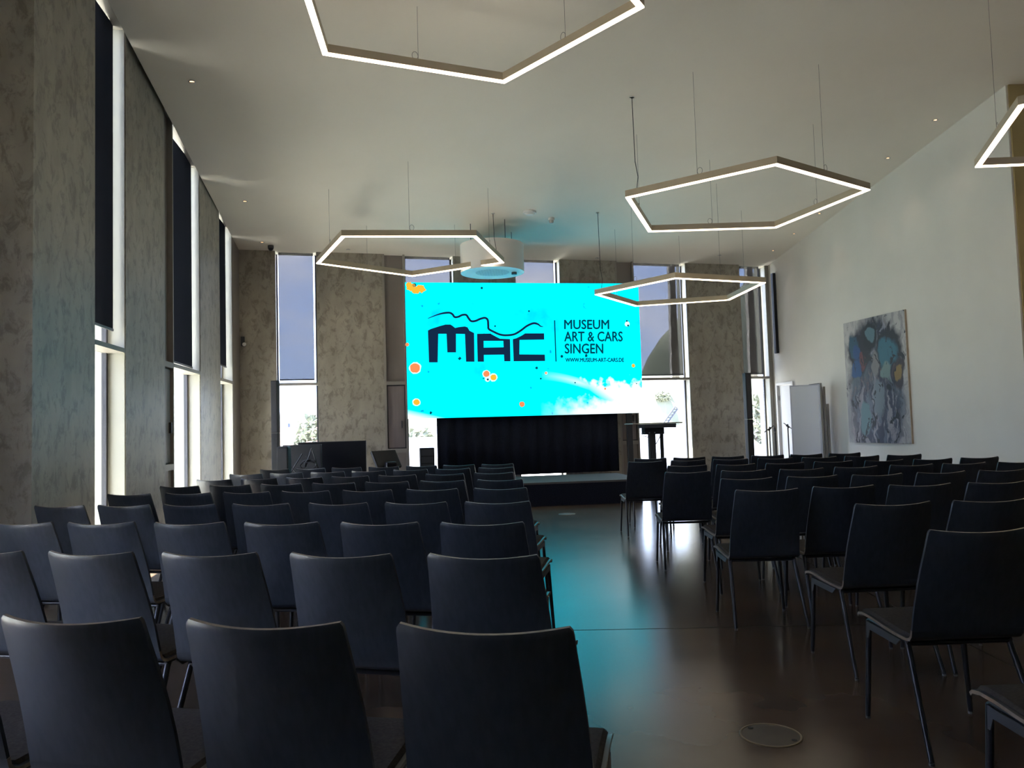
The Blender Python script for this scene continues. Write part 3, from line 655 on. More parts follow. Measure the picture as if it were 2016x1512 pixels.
def reg(p0, p1):      # pentagon to the far side (left of p0->p1) through one known edge
    a, b = Vector(p0), Vector(p1); L_ = (b - a).length; d = (b - a) / L_; nrm = Vector((-d.y, d.x)); ap = PR * math.cos(math.pi / 5)
    c = (a + b) / 2 + nrm * ap; return c.x, c.y, math.atan2(a.y - c.y, a.x - c.x)
c4 = reg((0.0143, 8.4824), (-1.8281, 7.6967)); lamp(c4[0], c4[1], CAM_H + 3.83, c4[2], 'glowing pentagon pendant lamp cut off by the top edge of the photo', 2)
v4 = Vector((5.705, 9.34)); q4 = math.radians(-2.02 - 54)
lamp(v4.x + PR * math.cos(q4), v4.y + PR * math.sin(q4), CAM_H + 3.0, q4 + math.pi, 'glowing pentagon lamp of which only one corner shows at the right edge', 1)

# ------------------------------------------------------------------ ceiling fittings
def downlight(x, y, label, lit):
    z = cz(x, y); t = empty('recessed_downlight', (x, y, z)); tag(t, label, 'downlight', 'small recessed ceiling downlights')
    mb = MB(); n = 16; vs = []
    for rr, zz in ((0.045, -0.004), (0.030, -0.006), (0.026, 0.02)):
        for i in range(n): vs.append((rr * math.cos(2 * math.pi * i / n), rr * math.sin(2 * math.pi * i / n), zz))
    mb.add(vs, [(k * n + i, k * n + (i + 1) % n, (k + 1) * n + (i + 1) % n, (k + 1) * n + i) for k in range(2) for i in range(n)])
    mb.build('trim_ring', M['steel'], t, smooth=True)
    MB().disc((0, 0, -0.001), 0.026, 16).build('bulb', M['bulb_on'] if lit else M['black'], t)
M['bulb_on'] = emit_mat('warm_halogen', (1.0, 0.55, 0.25), 3.0)
for x, y, lb, lit in [(-3.75, 9.18, 'lit downlight nearest the camera on the left ceiling side', True), (-4.27, 12.54, 'second small downlight along the left ceiling edge', True),
    (-4.56, 14.31, 'small downlight by the far left ceiling corner', True), (-3.09, 14.91, 'small downlight above the left lamp near the stage wall', False),
    (6.27, 11.14, 'nearest downlight along the white painting wall', True), (6.12, 12.29, 'downlight washing the wall right of the painting', True),
    (5.85, 14.44, 'downlight above the far side of the painting', True), (5.72, 15.42, 'downlight above the leaning boards', True), (5.60, 16.34, 'last downlight before the far right corner', True),
    (1.86, 16.19, 'small dark downlight above the right half of the screen', False), (4.50, 16.45, 'small downlight above the lectern window', False)]:
    downlight(x, y, lb, lit)
# the wall-washing beams of the downlights next to the painting wall
for i, (x, y, e) in enumerate([(6.12, 12.29, 14), (6.02, 13.1, 10), (5.85, 14.44, 16), (5.72, 15.42, 14), (5.60, 16.34, 10), (6.27, 11.14, 10), (-3.75, 9.18, 8), (-4.27, 12.54, 8), (-4.56, 14.31, 8)]):
    ld = bpy.data.lights.new('downlight_beam', 'SPOT'); ld.energy = e * 0.3; ld.spot_size = R(52); ld.spot_blend = 0.8; ld.color = (1.0, 0.80, 0.62); ld.shadow_soft_size = 0.03
    lo = bpy.data.objects.new('downlight_beam', ld); COL.objects.link(lo); lo.location = (x, y, cz(x, y) - 0.03); lo.rotation_mode = 'QUATERNION'
    lo.rotation_quaternion = Vector((0.16 if x > 0 else -0.16, 0.02, -1)).to_track_quat('-Z', 'Y')

# white cylinder hanging below the ceiling (air outlet with perforated grille)
dx, dy = -0.30, 14.25; dz0 = 4.18; dz1 = dz0 + 0.52; dR = 0.585
t = empty('ceiling_drum', (dx, dy, dz0)); tag(t, 'white cylinder with perforated underside hanging above the screen', 'ceiling unit')
mb = MB(); n = 64; vs = []
for rr, zz in ((dR - 0.09, 0.012), (dR, 0.0), (dR, dz1 - dz0), (0.0, dz1 - dz0 + 0.001)):
    for i in range(n): vs.append((rr * math.cos(2 * math.pi * i / n), rr * math.sin(2 * math.pi * i / n), zz))
mb.add(vs, [(k * n + i, k * n + (i + 1) % n, (k + 1) * n + (i + 1) % n, (k + 1) * n + i) for k in range(3) for i in range(n)])
mb.build('housing', M['white_plastic'], t, smooth=True)
MB().disc((0, 0, 0.012), dR - 0.088, 48).build('recess_plate', M['white_plastic'], t)
gm = MB()
for i in range(-14, 15):
    for j in range(-14, 15):
        if i * i + j * j <= 15 * 15 * 0.85: gm.disc((i * 0.023, j * 0.023, 0.0075), 0.0075, 6)
g = gm.build('grille_hole', M['black'], t); g['kind'] = 'stuff'
MB().tube((0.40, 0.05, -0.03), (0.40, 0.05, 0.012), 0.05, n=20).build('spot_can', M['dark_steel'], t, smooth=True)
for i in range(4):
    a = 0.6 + i * math.pi / 2; x, y = 0.45 * math.cos(a), 0.45 * math.sin(a)
    MB().tube((x, y, dz1 - dz0), (x, y, cz(dx + x, dy + y) - dz0), 0.006, n=6).build('hanging_rod', M['dark_steel'], t)

def detector(x, y, r, h, label, small=False):
    z = cz(x, y); t = empty('smoke_detector' if not small else 'ceiling_sprinkler', (x, y, z)); tag(t, label, 'detector' if not small else 'sprinkler')
    MB().tube((0, 0, -h * 0.45), (0, 0, 0.01), r, n=28).build('base_plate', M['white_plastic'], t, smooth=True)
    MB().tube((0, 0, -h), (0, 0, -h * 0.45), r * 0.55, r * 0.8, n=24).build('sensor_head', M['steel'] if small else M['white_plastic'], t, smooth=True)
detector(0.40, 13.63, 0.12, 0.05, 'round white ceiling detector above the middle of the screen'); detector(0.80, 13.96, 0.06, 0.09, 'tiny sprinkler head right of the round ceiling detector', True)
# dome camera in the far left ceiling corner
t = empty('dome_camera', (-4.46, 14.50, cz(-4.46, 14.50))); tag(t, 'small black dome camera at the ceiling beside the pale blue blind', 'camera')
MB().tube((0, 0, -0.05), (0, 0, 0), 0.055, n=20).build('mount', M['dark_steel'], t, smooth=True)
mb = MB(); vs = []; n = 18
for k in range(6):
    a = k * math.pi / 10
    for i in range(n): vs.append((0.05 * math.cos(a) * math.cos(2 * math.pi * i / n), 0.05 * math.cos(a) * math.sin(2 * math.pi * i / n), -0.05 - 0.05 * math.sin(a)))
mb.add(vs, [(k * n + i, k * n + (i + 1) % n, (k + 1) * n + (i + 1) % n, (k + 1) * n + i) for k in range(5) for i in range(n)] + [tuple(range(5 * n, 6 * n))])
mb.build('dome', M['black_gloss'], t, smooth=True)
# motion sensor on the corner pier
p = WB.pt(0.06, -0.03, 3.05); t = empty('motion_sensor', tuple(p)); t.rotation_euler.z = R(14); tag(t, 'small grey motion sensor on the plaster pier in the far left corner', 'sensor')
box('sensor_body', (-0.035, -0.03, -0.05), (0.035, 0.03, 0.13), M['dark_steel'], t, bevel=0.006)
MB().tube((0.03, -0.055, -0.02), (0.03, -0.02, -0.02), 0.035, n=20).build('sensor_lens', M['white_plastic'], t, smooth=True)

# ------------------------------------------------------------------ speakers, displays, desk
def column_speaker(x, y, z1, rz, label):
    t = empty('column_speaker', (x, y, 0), rz); tag(t, label, 'speaker', 'slim black column speakers')
    box('subwoofer_base', (-0.19, -0.22, 0.0), (0.19, 0.24, 0.55), M['black'], t, bevel=0.012)
    box('base_grille', (-0.17, -0.226, 0.04), (0.17, -0.221, 0.52), M['dark_steel'], t)
    box('lower_column', (-0.055, -0.06, 0.55), (0.055, 0.06, 1.35), M['black'], t, bevel=0.006)
    u = box('upper_column', (-0.055, -0.06, 1.353), (0.055, 0.06, z1), M['black'], t, bevel=0.006)
    box('front_grille', (-0.048, -0.064, 1.37), (0.048, -0.0605, z1 - 0.02), M['dark_steel'], t)
column_speaker(-4.12, 13.55, 2.26, R(-8), 'tall black column speaker beside the window left of the stage')
column_speaker(4.22, 14.0, 2.18, R(10), 'tall black column speaker in front of the plaster pier right of the lectern')

# large displays parked left of the stage
def display(x, y, wd, zt, hh, rz, label, cable=False, mat='black_gloss'):
    t = empty('mobile_display', (x, y, 0), rz); tag(t, label, 'display')
    box('screen_housing', (-wd / 2, -0.03, zt - hh), (wd / 2, 0.03, zt), M['black'], t, bevel=0.006)
    box('screen_glass', (-wd / 2 + 0.012, -0.0335, zt - hh + 0.012), (wd / 2 - 0.012, -0.0305, zt - 0.012), M[mat], t)
    for sx in (-0.25, 0.25):
        box('stand_post', (sx * wd - 0.02, 0.032, 0.06), (sx * wd + 0.02, 0.07, zt - 0.1), M['dark_steel'], t)
    for sx in (-0.25, 0.25):
        box('foot_beam', (sx * wd - 0.025, -0.28, 0.03), (sx * wd + 0.025, 0.30, 0.06), M['dark_steel'], t)
        for yy in (-0.25, 0.27): MB().tube((sx * wd - 0.012, yy, 0.028), (sx * wd + 0.012, yy, 0.028), 0.028, n=12).build('caster', M['black'], t)
    return t
display(-3.04, 13.12, 1.12, 1.18, 0.72, R(5), 'large flat black display standing in front of the plaster pier left of the stage')
display(-3.34, 12.36, 0.60, 1.15, 0.68, R(4), 'dark grey display behind the cable coil left of the stage', mat='black')
t = empty('speaker_box', (-3.32, 11.3, 0)); tag(t, 'narrow black box on a pole at the left end of the parked displays', 'speaker')
box('cabinet', (-0.085, -0.09, 0.62), (0.085, 0.09, 1.15), M['black'], t, bevel=0.03)
box('front_mesh', (-0.07, -0.096, 0.65), (0.07, -0.091, 1.12), M['dark_steel'], t)
MB().tube((0, 0, 0.02), (0, 0, 0.62), 0.018).build('pole', M['black'], t); MB().tube((0, 0, 0), (0, 0, 0.02), 0.16, n=24).build('base_plate', M['black'], t)
t = empty('folded_stand', (-3.24, 11.9, 0), R(5)); tag(t, 'black cross-braced stand with a coil of cable in front of the displays', 'stand')
for a, b in (((-0.34, 0, 0.45), (0.02, 0, 1.02)), ((-0.30, 0, 1.03), (0.10, 0, 0.50)), ((-0.02, 0, 0.55), (0.16, 0, 1.10)), ((0.16, 0, 1.10), (0.34, 0, 0.55)), ((-0.3, 0.02, 0.55), (0.34, 0.02, 0.55))):
    MB().tube(a, b, 0.010, n=6).build('strut', M['black'], t)
for x in (-0.32, 0.32): MB().tube((x, 0, 0), (x, 0, 0.75), 0.012).build('leg', M['black'], t)
cb = []
for i in range(150):
    a = i * 0.42; cb.append((0.13 + (0.085 + 0.03 * math.sin(i * 0.21)) * math.cos(a) * 1.2, -0.03 + 0.02 * math.sin(i * 0.6), 0.84 + (0.075 + 0.02 * math.cos(i * 0.33)) * math.sin(a)))
MB().path(cb, 0.007, n=5).build('cable_coil', M['black'], t, smooth=True)
t = empty('tilted_monitor', (-1.92, 12.0, 0), R(38)); tag(t, 'small tilted monitor on a stand between displays and stage', 'monitor')
o = box('monitor_head', (-0.21, -0.025, -0.02), (0.21, 0.025, 0.30), M['black'], t, bevel=0.008); o.location = (0, 0, 0.78); o.rotation_euler = (R(-38), 0, 0)
o2 = box('monitor_glass', (-0.195, -0.03, 0.0), (0.195, -0.0255, 0.285), M['black_gloss'], t); o2.location = (0, 0, 0.78); o2.rotation_euler = (R(-38), 0, 0)
box('cable_box', (-0.10, -0.12, 0.55), (0.08, -0.02, 0.86), M['black_gloss'], t, bevel=0.03)
MB().tube((0, 0.02, 0.02), (0, 0.02, 0.85), 0.022).build('stand_pole', M['black'], t); MB().tube((0, 0.02, 0), (0, 0.02, 0.02), 0.2, n=24).build('stand_base', M['black'], t)
# equipment rack beside the stage, seen against the window
t = empty('equipment_rack', (-1.62, 14.72, 0.397), R(10)); tag(t, 'dark equipment rack left of the stage curtain, seen against the window', 'rack')
box('rack_case', (-0.15, -0.2, 0.0), (0.11, 0.16, 0.60), M['black'], t, bevel=0.01)
for k in range(4): box('rack_unit', (-0.13, -0.212, 0.05 + k * 0.135), (0.09, -0.201, 0.16 + k * 0.135), M['dark_steel'], t)

# height-adjustable lectern desk
t = empty('lectern_desk', (2.56, 14.25, 0), R(6)); tag(t, 'standing lectern desk with thin top in front of the right window', 'lectern')
box('table_top', (-0.47, -0.30, 1.318), (0.45, 0.30, 1.338), M['metal_trim'], t, bevel=0.004)
box('drawer_tray', (-0.24, -0.26, 1.245), (0.34, 0.20, 1.317), M['dark_steel'], t, bevel=0.004)
box('motor_housing', (-0.20, -0.12, 1.13), (0.16, 0.12, 1.244), M['black'], t, bevel=0.01)
box('lift_column', (-0.10, -0.06, 0.05), (0.01, 0.06, 1.13), M['dark_steel'], t)
box('cable_column', (0.115, -0.03, 0.05), (0.165, 0.03, 1.244), M['black'], t)
box('floor_plate', (-0.30, -0.3, 0.0), (0.36, 0.3, 0.05), M['dark_steel'], t, bevel=0.006)
MB().path([(0.12, -0.06, 1.14), (0.05, -0.08, 1.02), (-0.02, -0.08, 0.92), (-0.07, -0.075, 0.75), (-0.09, -0.075, 0.4), (-0.08, -0.07, 0.06)], 0.007, n=6).build('cable', M['black'], t, smooth=True)
MB().path([(-0.2, -0.1, 1.2), (-0.27, -0.1, 1.15), (-0.22, -0.1, 1.10), (-0.13, -0.1, 1.08), (-0.13, -0.08, 1.12)], 0.006, n=6).build('cable', M['black'], t, smooth=True)
for x in (-0.12, -0.02): MB().tube((x, -0.13, 1.16), (x, -0.121, 1.16), 0.012, n=10).build('bolt', M['steel'], t)
MB().path([(-0.47, 0.1, 1.32), (-0.48, 0.05, 1.1), (-0.47, 0.05, 0.7), (-0.49, 0.1, 0.35)], 0.007, n=6).build('cable', M['black'], t, smooth=True)

# mobile whiteboard, leaning boards and microphone stands near the door
t = empty('mobile_whiteboard', (5.37, 14.3, 0), R(-34)); tag(t, 'tall white mobile board on a frame in front of the door', 'whiteboard')
box('board', (-0.25, -0.015, 0.33), (0.23, 0.015, 1.93), M['white_board'], t)
for x in (-0.272, 0.23): box('frame_rail', (x, -0.02, 0.30), (x + 0.022, 0.02, 1.95), M['steel'], t)
for z in (0.31, 1.93): box('frame_rail', (-0.25, -0.02, z), (0.23, 0.02, z + 0.02), M['steel'], t)
for x in (-0.26, 0.24):
    box('foot', (x, -0.25, 0.04), (x + 0.03, 0.25, 0.07), M['steel'], t); box('leg', (x, -0.015, 0.07), (x + 0.03, 0.015, 0.33), M['steel'], t)
    for yy in (-0.23, 0.23): MB().tube((x, yy, 0.022), (x + 0.03, yy, 0.022), 0.022, n=10).build('caster', M['black'], t)
for i, (dxx, hh, m_, lb) in enumerate([(0.0, 2.0, 'black', 'black-edged board leaning behind the white mobile board'), (0.10, 1.93, 'white_plastic', 'pale board leaning next to the black-edged board'),
                                      (0.19, 1.60, 'house_white', 'shorter cream board closest to the painting, leaning on the wall')]):
    o = empty('leaning_board', (5.84 + dxx * 0.62, 15.0, 0), R(7.8)); tag(o, lb, 'board', 'boards leaning by the painting wall')
    box('panel', (-0.03, -0.20, 0.0), (0.0, 0.20, hh), M[m_], o); box('edge_strip', (-0.034, -0.212, 0.0), (0.004, -0.201, hh), M['metal_trim'], o)
def mic_stand(x, y, h, rz, lb):
    t = empty('microphone_stand', (x, y, 0), rz); tag(t, lb, 'stand', 'folded microphone stands by the door')
    MB().tube((0, 0, 0.18), (0, 0, h), 0.011, n=8).build('pole', M['black'], t)
    for k in range(3):
        a = k * 2 * math.pi / 3; MB().tube((0, 0, 0.22), (0.22 * math.cos(a), 0.22 * math.sin(a), 0.01), 0.009, n=6).build('leg', M['black'], t)
    MB().tube((-0.03, 0, h - 0.06), (0.03, 0, h - 0.02), 0.02, n=8).build('clamp', M['black'], t)
    MB().tube((-0.12, 0, h - 0.1), (0.10, 0, h + 0.02), 0.008, n=6).build('boom', M['black'], t)
mic_stand(4.78, 14.6, 1.20, 0.3, 'black microphone stand in front of the narrow window by the corner')
mic_stand(4.98, 14.9, 1.18, 1.3, 'middle one of the three black microphone stands'); mic_stand(5.16, 14.7, 1.24, 2.0, 'black microphone stand closest to the white mobile board')

# slim black speaker high on the right wall
o = WR.box('wall_speaker', -0.34, -0.24, -0.07, -0.005, 2.78, 4.55, M['black'], bevel=0.006); tag(o, 'very tall slim black strip speaker high in the far right corner', 'speaker')

# ------------------------------------------------------------------ painting
def painting_mat(W_, H_):
    m = bpy.data.materials.new('painted_canvas'); m.use_nodes = True
    t = m.node_tree; b = t.nodes['Principled BSDF']; b.inputs['Roughness'].default_value = 0.6
    def n(k, **a):
        q = t.nodes.new(k)
        for x, y in a.items(): setattr(q, x, y)
        return q
    tc = n('ShaderNodeTexCoord'); mp = n('ShaderNodeMapping'); t.links.new(tc.outputs['Object'], mp.inputs[0]); mp.inputs['Scale'].default_value = (1 / W_, 1, 1 / H_)
    wn_ = n('ShaderNodeTexNoise'); wn_.inputs['Scale'].default_value = 7; wn_.inputs['Detail'].default_value = 8; t.links.new(mp.outputs[0], wn_.inputs['Vector'])
    sc_ = n('ShaderNodeVectorMath', operation='SCALE'); sc_.inputs['Scale'].default_value = 0.20
    sb = n('ShaderNodeVectorMath', operation='SUBTRACT'); sb.inputs[1].default_value = (0.5, 0.5, 0.5); t.links.new(wn_.outputs['Color'], sb.inputs[0]); t.links.new(sb.outputs[0], sc_.inputs[0])
    ad = n('ShaderNodeVectorMath', operation='ADD'); t.links.new(mp.outputs[0], ad.inputs[0]); t.links.new(sc_.outputs[0], ad.inputs[1])
    V = ad.outputs[0]
    def mixc(fac, a, c):
        q = n('ShaderNodeMixRGB'); 
        if isinstance(fac, float): q.inputs[0].default_value = fac
        else: t.links.new(fac, q.inputs[0])
        t.links.new(a, q.inputs[1])
        if isinstance(c, tuple): q.inputs[2].default_value = (*c, 1)
        else: t.links.new(c, q.inputs[2])
        return q.outputs[0]
    def brush(scale, lo, hi, st=(3, 1, 1)):
        p = n('ShaderNodeMapping'); p.inputs['Scale'].default_value = st; t.links.new(V, p.inputs[0])
        q = n('ShaderNodeTexNoise'); q.inputs['Scale'].default_value = scale; q.inputs['Detail'].default_value = 7; q.inputs['Distortion'].default_value = 1.2; t.links.new(p.outputs[0], q.inputs['Vector'])
        r = n('ShaderNodeMapRange'); r.clamp = True; r.inputs['From Min'].default_value = lo; r.inputs['From Max'].default_value = hi; t.links.new(q.outputs[0], r.inputs[0]); return r.outputs[0]
    def ell(cx, cy, rx, ry, soft=0.25):
        s1 = n('ShaderNodeVectorMath', operation='SUBTRACT'); s1.inputs[1].default_value = (cx, 0, cy); t.links.new(V, s1.inputs[0])
        s2 = n('ShaderNodeVectorMath', operation='MULTIPLY'); s2.inputs[1].default_value = (1 / rx, 0, 1 / ry); t.links.new(s1.outputs[0], s2.inputs[0])
        l = n('ShaderNodeVectorMath', operation='LENGTH'); t.links.new(s2.outputs[0], l.inputs[0])
        r = n('ShaderNodeMapRange'); r.clamp = True; r.inputs['From Min'].default_value = 1 + soft; r.inputs['From Max'].default_value = 1 - soft; t.links.new(l.outputs['Value'], r.inputs[0]); return r.outputs[0]
    base = n('ShaderNodeRGB'); base.outputs[0].default_value = (0.46, 0.45, 0.44, 1); c = base.outputs[0]
    c = mixc(brush(5, 0.5, 0.6), c, (0.30, 0.29, 0.30))
    body = ell(0.50, 0.46, 0.43, 0.56, 0.12)
    figc = n('ShaderNodeRGB'); figc.outputs[0].default_value = (0.085, 0.12, 0.15, 1); f = figc.outputs[0]
    f = mixc(brush(2.2, 0.42, 0.50, (3, 1, 1.3)), f, (0.025, 0.03, 0.05)); f = mixc(brush(3.1, 0.56, 0.62, (3, 1, 1.3)), f, (0.22, 0.23, 0.27)); f = mixc(brush(4.7, 0.58, 0.64, (3, 1, 1.5)), f, (0.20, 0.14, 0.13))
    c = mixc(body, c, f)
    low = ell(0.50, 0.20, 0.44, 0.30, 0.4)
    lc = n('ShaderNodeRGB'); lc.outputs[0].default_value = (0.13, 0.155, 0.21, 1); l_ = mixc(brush(2.9, 0.42, 0.50, (5, 1, 1.2)), lc.outputs[0], (0.05, 0.06, 0.10)); l_ = mixc(brush(3.4, 0.54, 0.60, (5, 1, 1.2)), l_, (0.30, 0.29, 0.33))
    c = mixc(low, c, l_)
    for (cx, cy, rx, ry, col) in [(0.24, 0.74, 0.19, 0.17, (0.02, 0.025, 0.04)), (0.44, 0.86, 0.12, 0.11, (0.012, 0.02, 0.03)), (0.44, 0.87, 0.06, 0.05, (0.12, 0.22, 0.26)), (0.76, 0.88, 0.035, 0.06, (0.02, 0.02, 0.03)), (0.73, 0.73, 0.20, 0.15, (0.02, 0.025, 0.035)), (0.72, 0.70, 0.15, 0.11, (0.045, 0.17, 0.24)),
                                  (0.17, 0.78, 0.09, 0.10, (0.03, 0.10, 0.16)), (0.22, 0.73, 0.07, 0.06, (0.03, 0.09, 0.24)), (0.19, 0.60, 0.09, 0.07, (0.03, 0.10, 0.26)), (0.30, 0.66, 0.06, 0.05, (0.16, 0.06, 0.07)),
                                  (0.50, 0.62, 0.06, 0.10, (0.24, 0.24, 0.25)), (0.88, 0.53, 0.08, 0.12, (0.06, 0.05, 0.06)), (0.88, 0.54, 0.045, 0.05, (0.30, 0.20, 0.07)), (0.68, 0.56, 0.08, 0.07, (0.20, 0.30, 0.29)),
                                  (0.30, 0.20, 0.10, 0.13, (0.15, 0.27, 0.30)), (0.55, 0.36, 0.10, 0.13, (0.20, 0.25, 0.30))]:
        c = mixc(ell(cx, cy, rx, ry, 0.14), c, tuple(v * 0.85 for v in col))
    c = mixc(brush(5.2, 0.60, 0.63, (2, 1, 1.6)), c, (0.02, 0.025, 0.035))
    t.links.new(c, b.inputs['Base Color']); return m
pa = empty('abstract_painting'); ps0, ps1, pz0, pz1 = -4.72, -3.03, 0.875, 3.06
tag(pa, 'tall abstract painting in blue, grey and black on the white wall', 'painting')
pw = ps1 - ps0
o = MB().box((0, 0, 0), (pw, 0.05, pz1 - pz0)).build('canvas', painting_mat(pw, pz1 - pz0), pa)
# the canvas runs from its far end (s1) to its near end (s0); x of the picture grows towards the camera
PT = Matrix.Translation(WR.pt(ps1, -0.09, pz0)) @ Matrix.Rotation(math.atan2(-WR.u.y, -WR.u.x) + R(2.0), 4, 'Z')
o.matrix_world = PT
M['raw_wood'] = noise_mat('raw_canvas_side', (0.42, 0.33, 0.24), (0.52, 0.42, 0.32), 6, 0.8)
o = MB().box((pw, 0.002, 0), (pw + 0.012, 0.06, pz1 - pz0)).build('side_edge', M['raw_wood'], pa); o.matrix_world = PT
o = MB().box((0.05, 0.05, 0.05), (pw - 0.05, 0.085, pz1 - pz0 - 0.05)).build('stretcher_frame', M['raw_wood'], pa); o.matrix_world = PT

# ------------------------------------------------------------------ floor boxes
def floor_box(x, y, label):
    t = empty('floor_outlet', (x, y, 0)); tag(t, label, 'floor outlet', 'round floor outlets')
    mb = MB(); n = 40; vs = []
    for rr, zz in ((0.128, 0.0005), (0.125, 0.004), (0.119, 0.004), (0.117, 0.001)):
        for i in range(n): vs.append((rr * math.cos(2 * math.pi * i / n), rr * math.sin(2 * math.pi * i / n), zz))
    mb.add(vs, [(k * n + i, k * n + (i + 1) % n, (k + 1) * n + (i + 1) % n, (k + 1) * n + i) for k in range(3) for i in range(n)]); mb.build('rim', M['brass'], t, smooth=True)
    MB().tube((0, 0, 0.0004), (0, 0, 0.002), 0.117, n=40).build('lid', M['lid'], t)
    for a in (2.2, 5.6): MB().tube((0.1 * math.cos(a), 0.1 * math.sin(a), 0.002), (0.1 * math.cos(a), 0.1 * math.sin(a), 0.0035), 0.012, n=10).build('finger_notch', M['black'], t)
M['brass'] = new_mat('worn_rim_metal', (0.22, 0.17, 0.11), 0.4, 0.4); M['lid'] = noise_mat('screed_lid', (0.05, 0.035, 0.026), (0.08, 0.058, 0.042), 6, 0.4)
floor_box(1.04, 3.35, 'round floor outlet in the aisle nearest the camera'); floor_box(0.77, 11.85, 'round dark floor outlet in front of the stage')

# ------------------------------------------------------------------ outside
GZ = -5.0
M['bounce_slab'] = noise_mat('pale_bounce_slab', (0.60, 0.58, 0.52), (0.68, 0.66, 0.59), 0.8, 0.9)
te = WL.box('bounce_slab', -24.0, 1.0, 0.62, 6.5, -0.45, -0.15, M['bounce_slab']); tag(te, kind='structure')  # pale slab added outside the left wall to bounce sunlight onto the ceiling
tag(box('terrain', (-900, -600, GZ - 1), (900, 1500, GZ), M['ground']), kind='structure')
def hill(name, x0, x1, y0, depth, prof):
    n = 80; m = 12; vs = []
    for j in range(m + 1):
        v = j / m
        for i in range(n + 1):
            u = i / n; x = x0 + (x1 - x0) * u
            h = prof(u) * math.sin(min(1, v * 1.3) * math.pi / 2) * (1 + 0.05 * math.sin(u * 60 + v * 9) + 0.04 * random.uniform(-1, 1))
            vs.append((x + v * 40, y0 + depth * v, GZ + h))
    mb = MB(); W_ = n + 1; mb.add(vs, [(j * W_ + i, j * W_ + i + 1, (j + 1) * W_ + i + 1, (j + 1) * W_ + i) for j in range(m) for i in range(n)])
    tag(mb.build(name, M['hill'], smooth=True), kind='structure')
def peak(u):
    x = 40 + 480 * u
    pts = [(40, 0), (58, 30), (72, 64), (86, 84), (110, 92), (140, 106), (175, 118), (230, 112), (320, 84), (430, 50), (520, 20)]
    for (a, ha), (b, hb) in zip(pts[:-1], pts[1:]):
        if a <= x <= b: return ha + (hb - ha) * (x - a) / (b - a)
    return 0
hill('hill', 40, 520, 470, 60, peak)
hill('hill', -600, 40, 620, 160, lambda u: 20 + 12 * math.sin(u * 5) ** 2)
def house(x, y, wd, dp, hh, rh, rz, label, roof='roof_red', base=GZ, nw=3, nf=2):
    t = empty('house', (x, y, base), rz); tag(t, label, 'house', 'houses outside the stage windows')
    box('walls', (-wd / 2, -dp / 2, 0), (wd / 2, dp / 2, hh), M['house_white'], t)
    mb = MB(); e = 0.4
    mb.add([(-wd / 2 - e, -dp / 2 - e, hh), (wd / 2 + e, -dp / 2 - e, hh), (wd / 2 + e, dp / 2 + e, hh), (-wd / 2 - e, dp / 2 + e, hh), (-wd / 2 - e, 0, hh + rh), (wd / 2 + e, 0, hh + rh)],
           [(0, 1, 5, 4), (2, 3, 4, 5), (0, 4, 3), (1, 2, 5), (0, 3, 2, 1)]); mb.build('roof', M[roof], t)
    for k in range(nf):
        for i in range(nw):
            cx = -wd / 2 + wd * (i + 0.5) / nw; z = 1.0 + k * 2.8
            if z + 1.3 < hh: f = box('window', (cx - 0.5, -dp / 2 - 0.05, z), (cx + 0.5, -dp / 2 + 0.02, z + 1.3), M['house_window'], t)
    box('chimney', (wd * 0.2, -0.3, hh + rh * 0.4), (wd * 0.2 + 0.6, 0.3, hh + rh + 0.8), M['house_white'], t)
house(-17.0, 66, 8, 7, 5.5, 1.3, 0.15, 'low house with red roof seen through the window left of the screen')
house(-25.5, 84, 9, 8, 5.6, 1.5, -0.2, 'second red-roofed house at the left edge of that window', 'roof_red')
house(-32, 116, 13, 10, 9.2, 0.4, 0.1, 'tall white flat-roofed block behind the red-roofed houses', 'roof_grey', nf=3)
house(-7.5, 62, 7, 7, 4.2, 1.6, 0.0, 'white house seen below the left end of the screen', 'roof_grey')
house(10.4, 48, 7.5, 8, 3.6, 2.6, 0.5, 'white house with grey roof behind the lectern desk', 'roof_grey')
house(26, 84, 9, 9, 4.2, 2.2, -0.2, 'pale house in the narrow window by the corner', 'roof_grey')
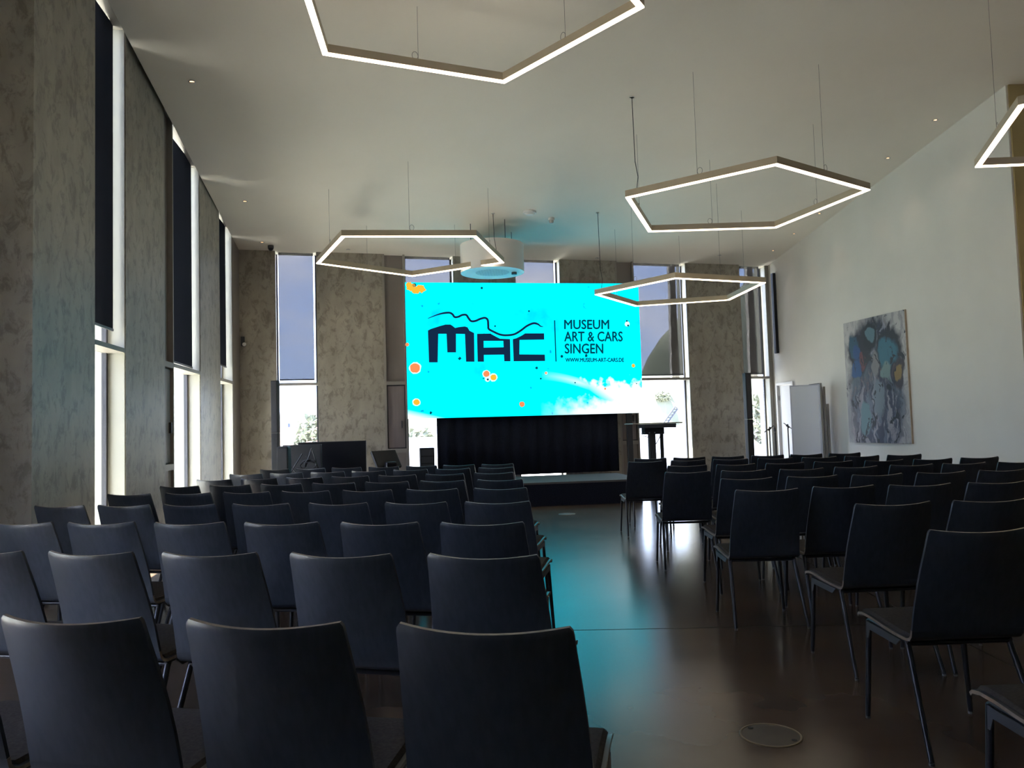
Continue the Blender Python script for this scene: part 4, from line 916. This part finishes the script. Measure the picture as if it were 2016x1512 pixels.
def tree(x, y, h, r, label, kind='round', base=GZ):
    t = empty('tree', (x, y, base)); tag(t, label, 'tree', 'trees outside the stage windows')
    MB().tube((0, 0, 0), (0, 0, h * 0.6), r * 0.10, r * 0.05).build('trunk', M['bark'], t)
    mb = MB()
    for i in range(420):
        if kind == 'cone':
            v = random.random() ** 1.3; rr = r * (1 - v) * math.sqrt(random.uniform(0.5, 1)); a = random.uniform(0, 6.283); c = Vector((rr * math.cos(a), rr * math.sin(a), h * (0.12 + 0.88 * v)))
        else:
            d = Vector((random.gauss(0, 1), random.gauss(0, 1), random.gauss(0, 1))).normalized() * random.uniform(0.55, 1.0); c = Vector((d.x * r, d.y * r, h * 0.64 + d.z * h * 0.36))
        s = r * 0.17; q = Matrix.Rotation(random.uniform(0, 6.28), 3, Vector((random.random(), random.random(), random.random() + 0.01)).normalized())
        vs = [c + q @ Vector(p) * s for p in ((-1, -0.6, 0), (1, -0.6, 0), (0.2, 1, 0.3), (0, 0, 0.9))]; mb.add(vs, [(0, 1, 2), (0, 1, 3), (1, 2, 3), (2, 0, 3)])
    o = mb.build('crown', M['foliage'], t); o['kind'] = 'stuff'
tree(-14.4, 56, 8.0, 1.5, 'leafy tree right of the red roof in the window left of the screen')
tree(6.4, 40, 4.6, 0.8, 'slim conifer left of the lectern desk, outside', 'cone'); tree(92, 478, 9.0, 5.0, 'pale round tree top on the hill above the lectern', base=12)
tree(-9.6, 80, 6.6, 2.0, 'bush-like tree outside below the left end of the screen'); tree(-3.6, 84, 6.4, 2.0, 'second low tree outside below the left end of the screen')
tree(18.0, 58, 8.5, 1.6, 'yellow-green tree in the narrow window beside the column speaker')
t = empty('lattice_mast', (11.5, 60, GZ)); tag(t, 'slanted lattice boom outside above the lectern desk', 'crane')
a, b = Vector((-0.3, 0, 5.9)), Vector((1.0, 0, 7.6))
MB().tube((-0.3, 0, 0), (-0.3, 0, 5.9), 0.12, n=6).build('mast', M['dark_steel'], t)
lm = MB()
for k in range(2): lm.tube(a + Vector((0, 0.2 * k, 0)), b + Vector((0, 0.2 * k, 0)), 0.05, n=5); lm.tube(a + Vector((0.2, 0.2 * k, -0.16)), b + Vector((0.2, 0.2 * k, -0.16)), 0.05, n=5)
for i in range(9):
    f = i / 8; lm.tube(a.lerp(b, f), a.lerp(b, min(1, f + 0.12)) + Vector((0.2, 0.2, -0.16)), 0.035, n=5)
lm.build('boom', M['dark_steel'], t)
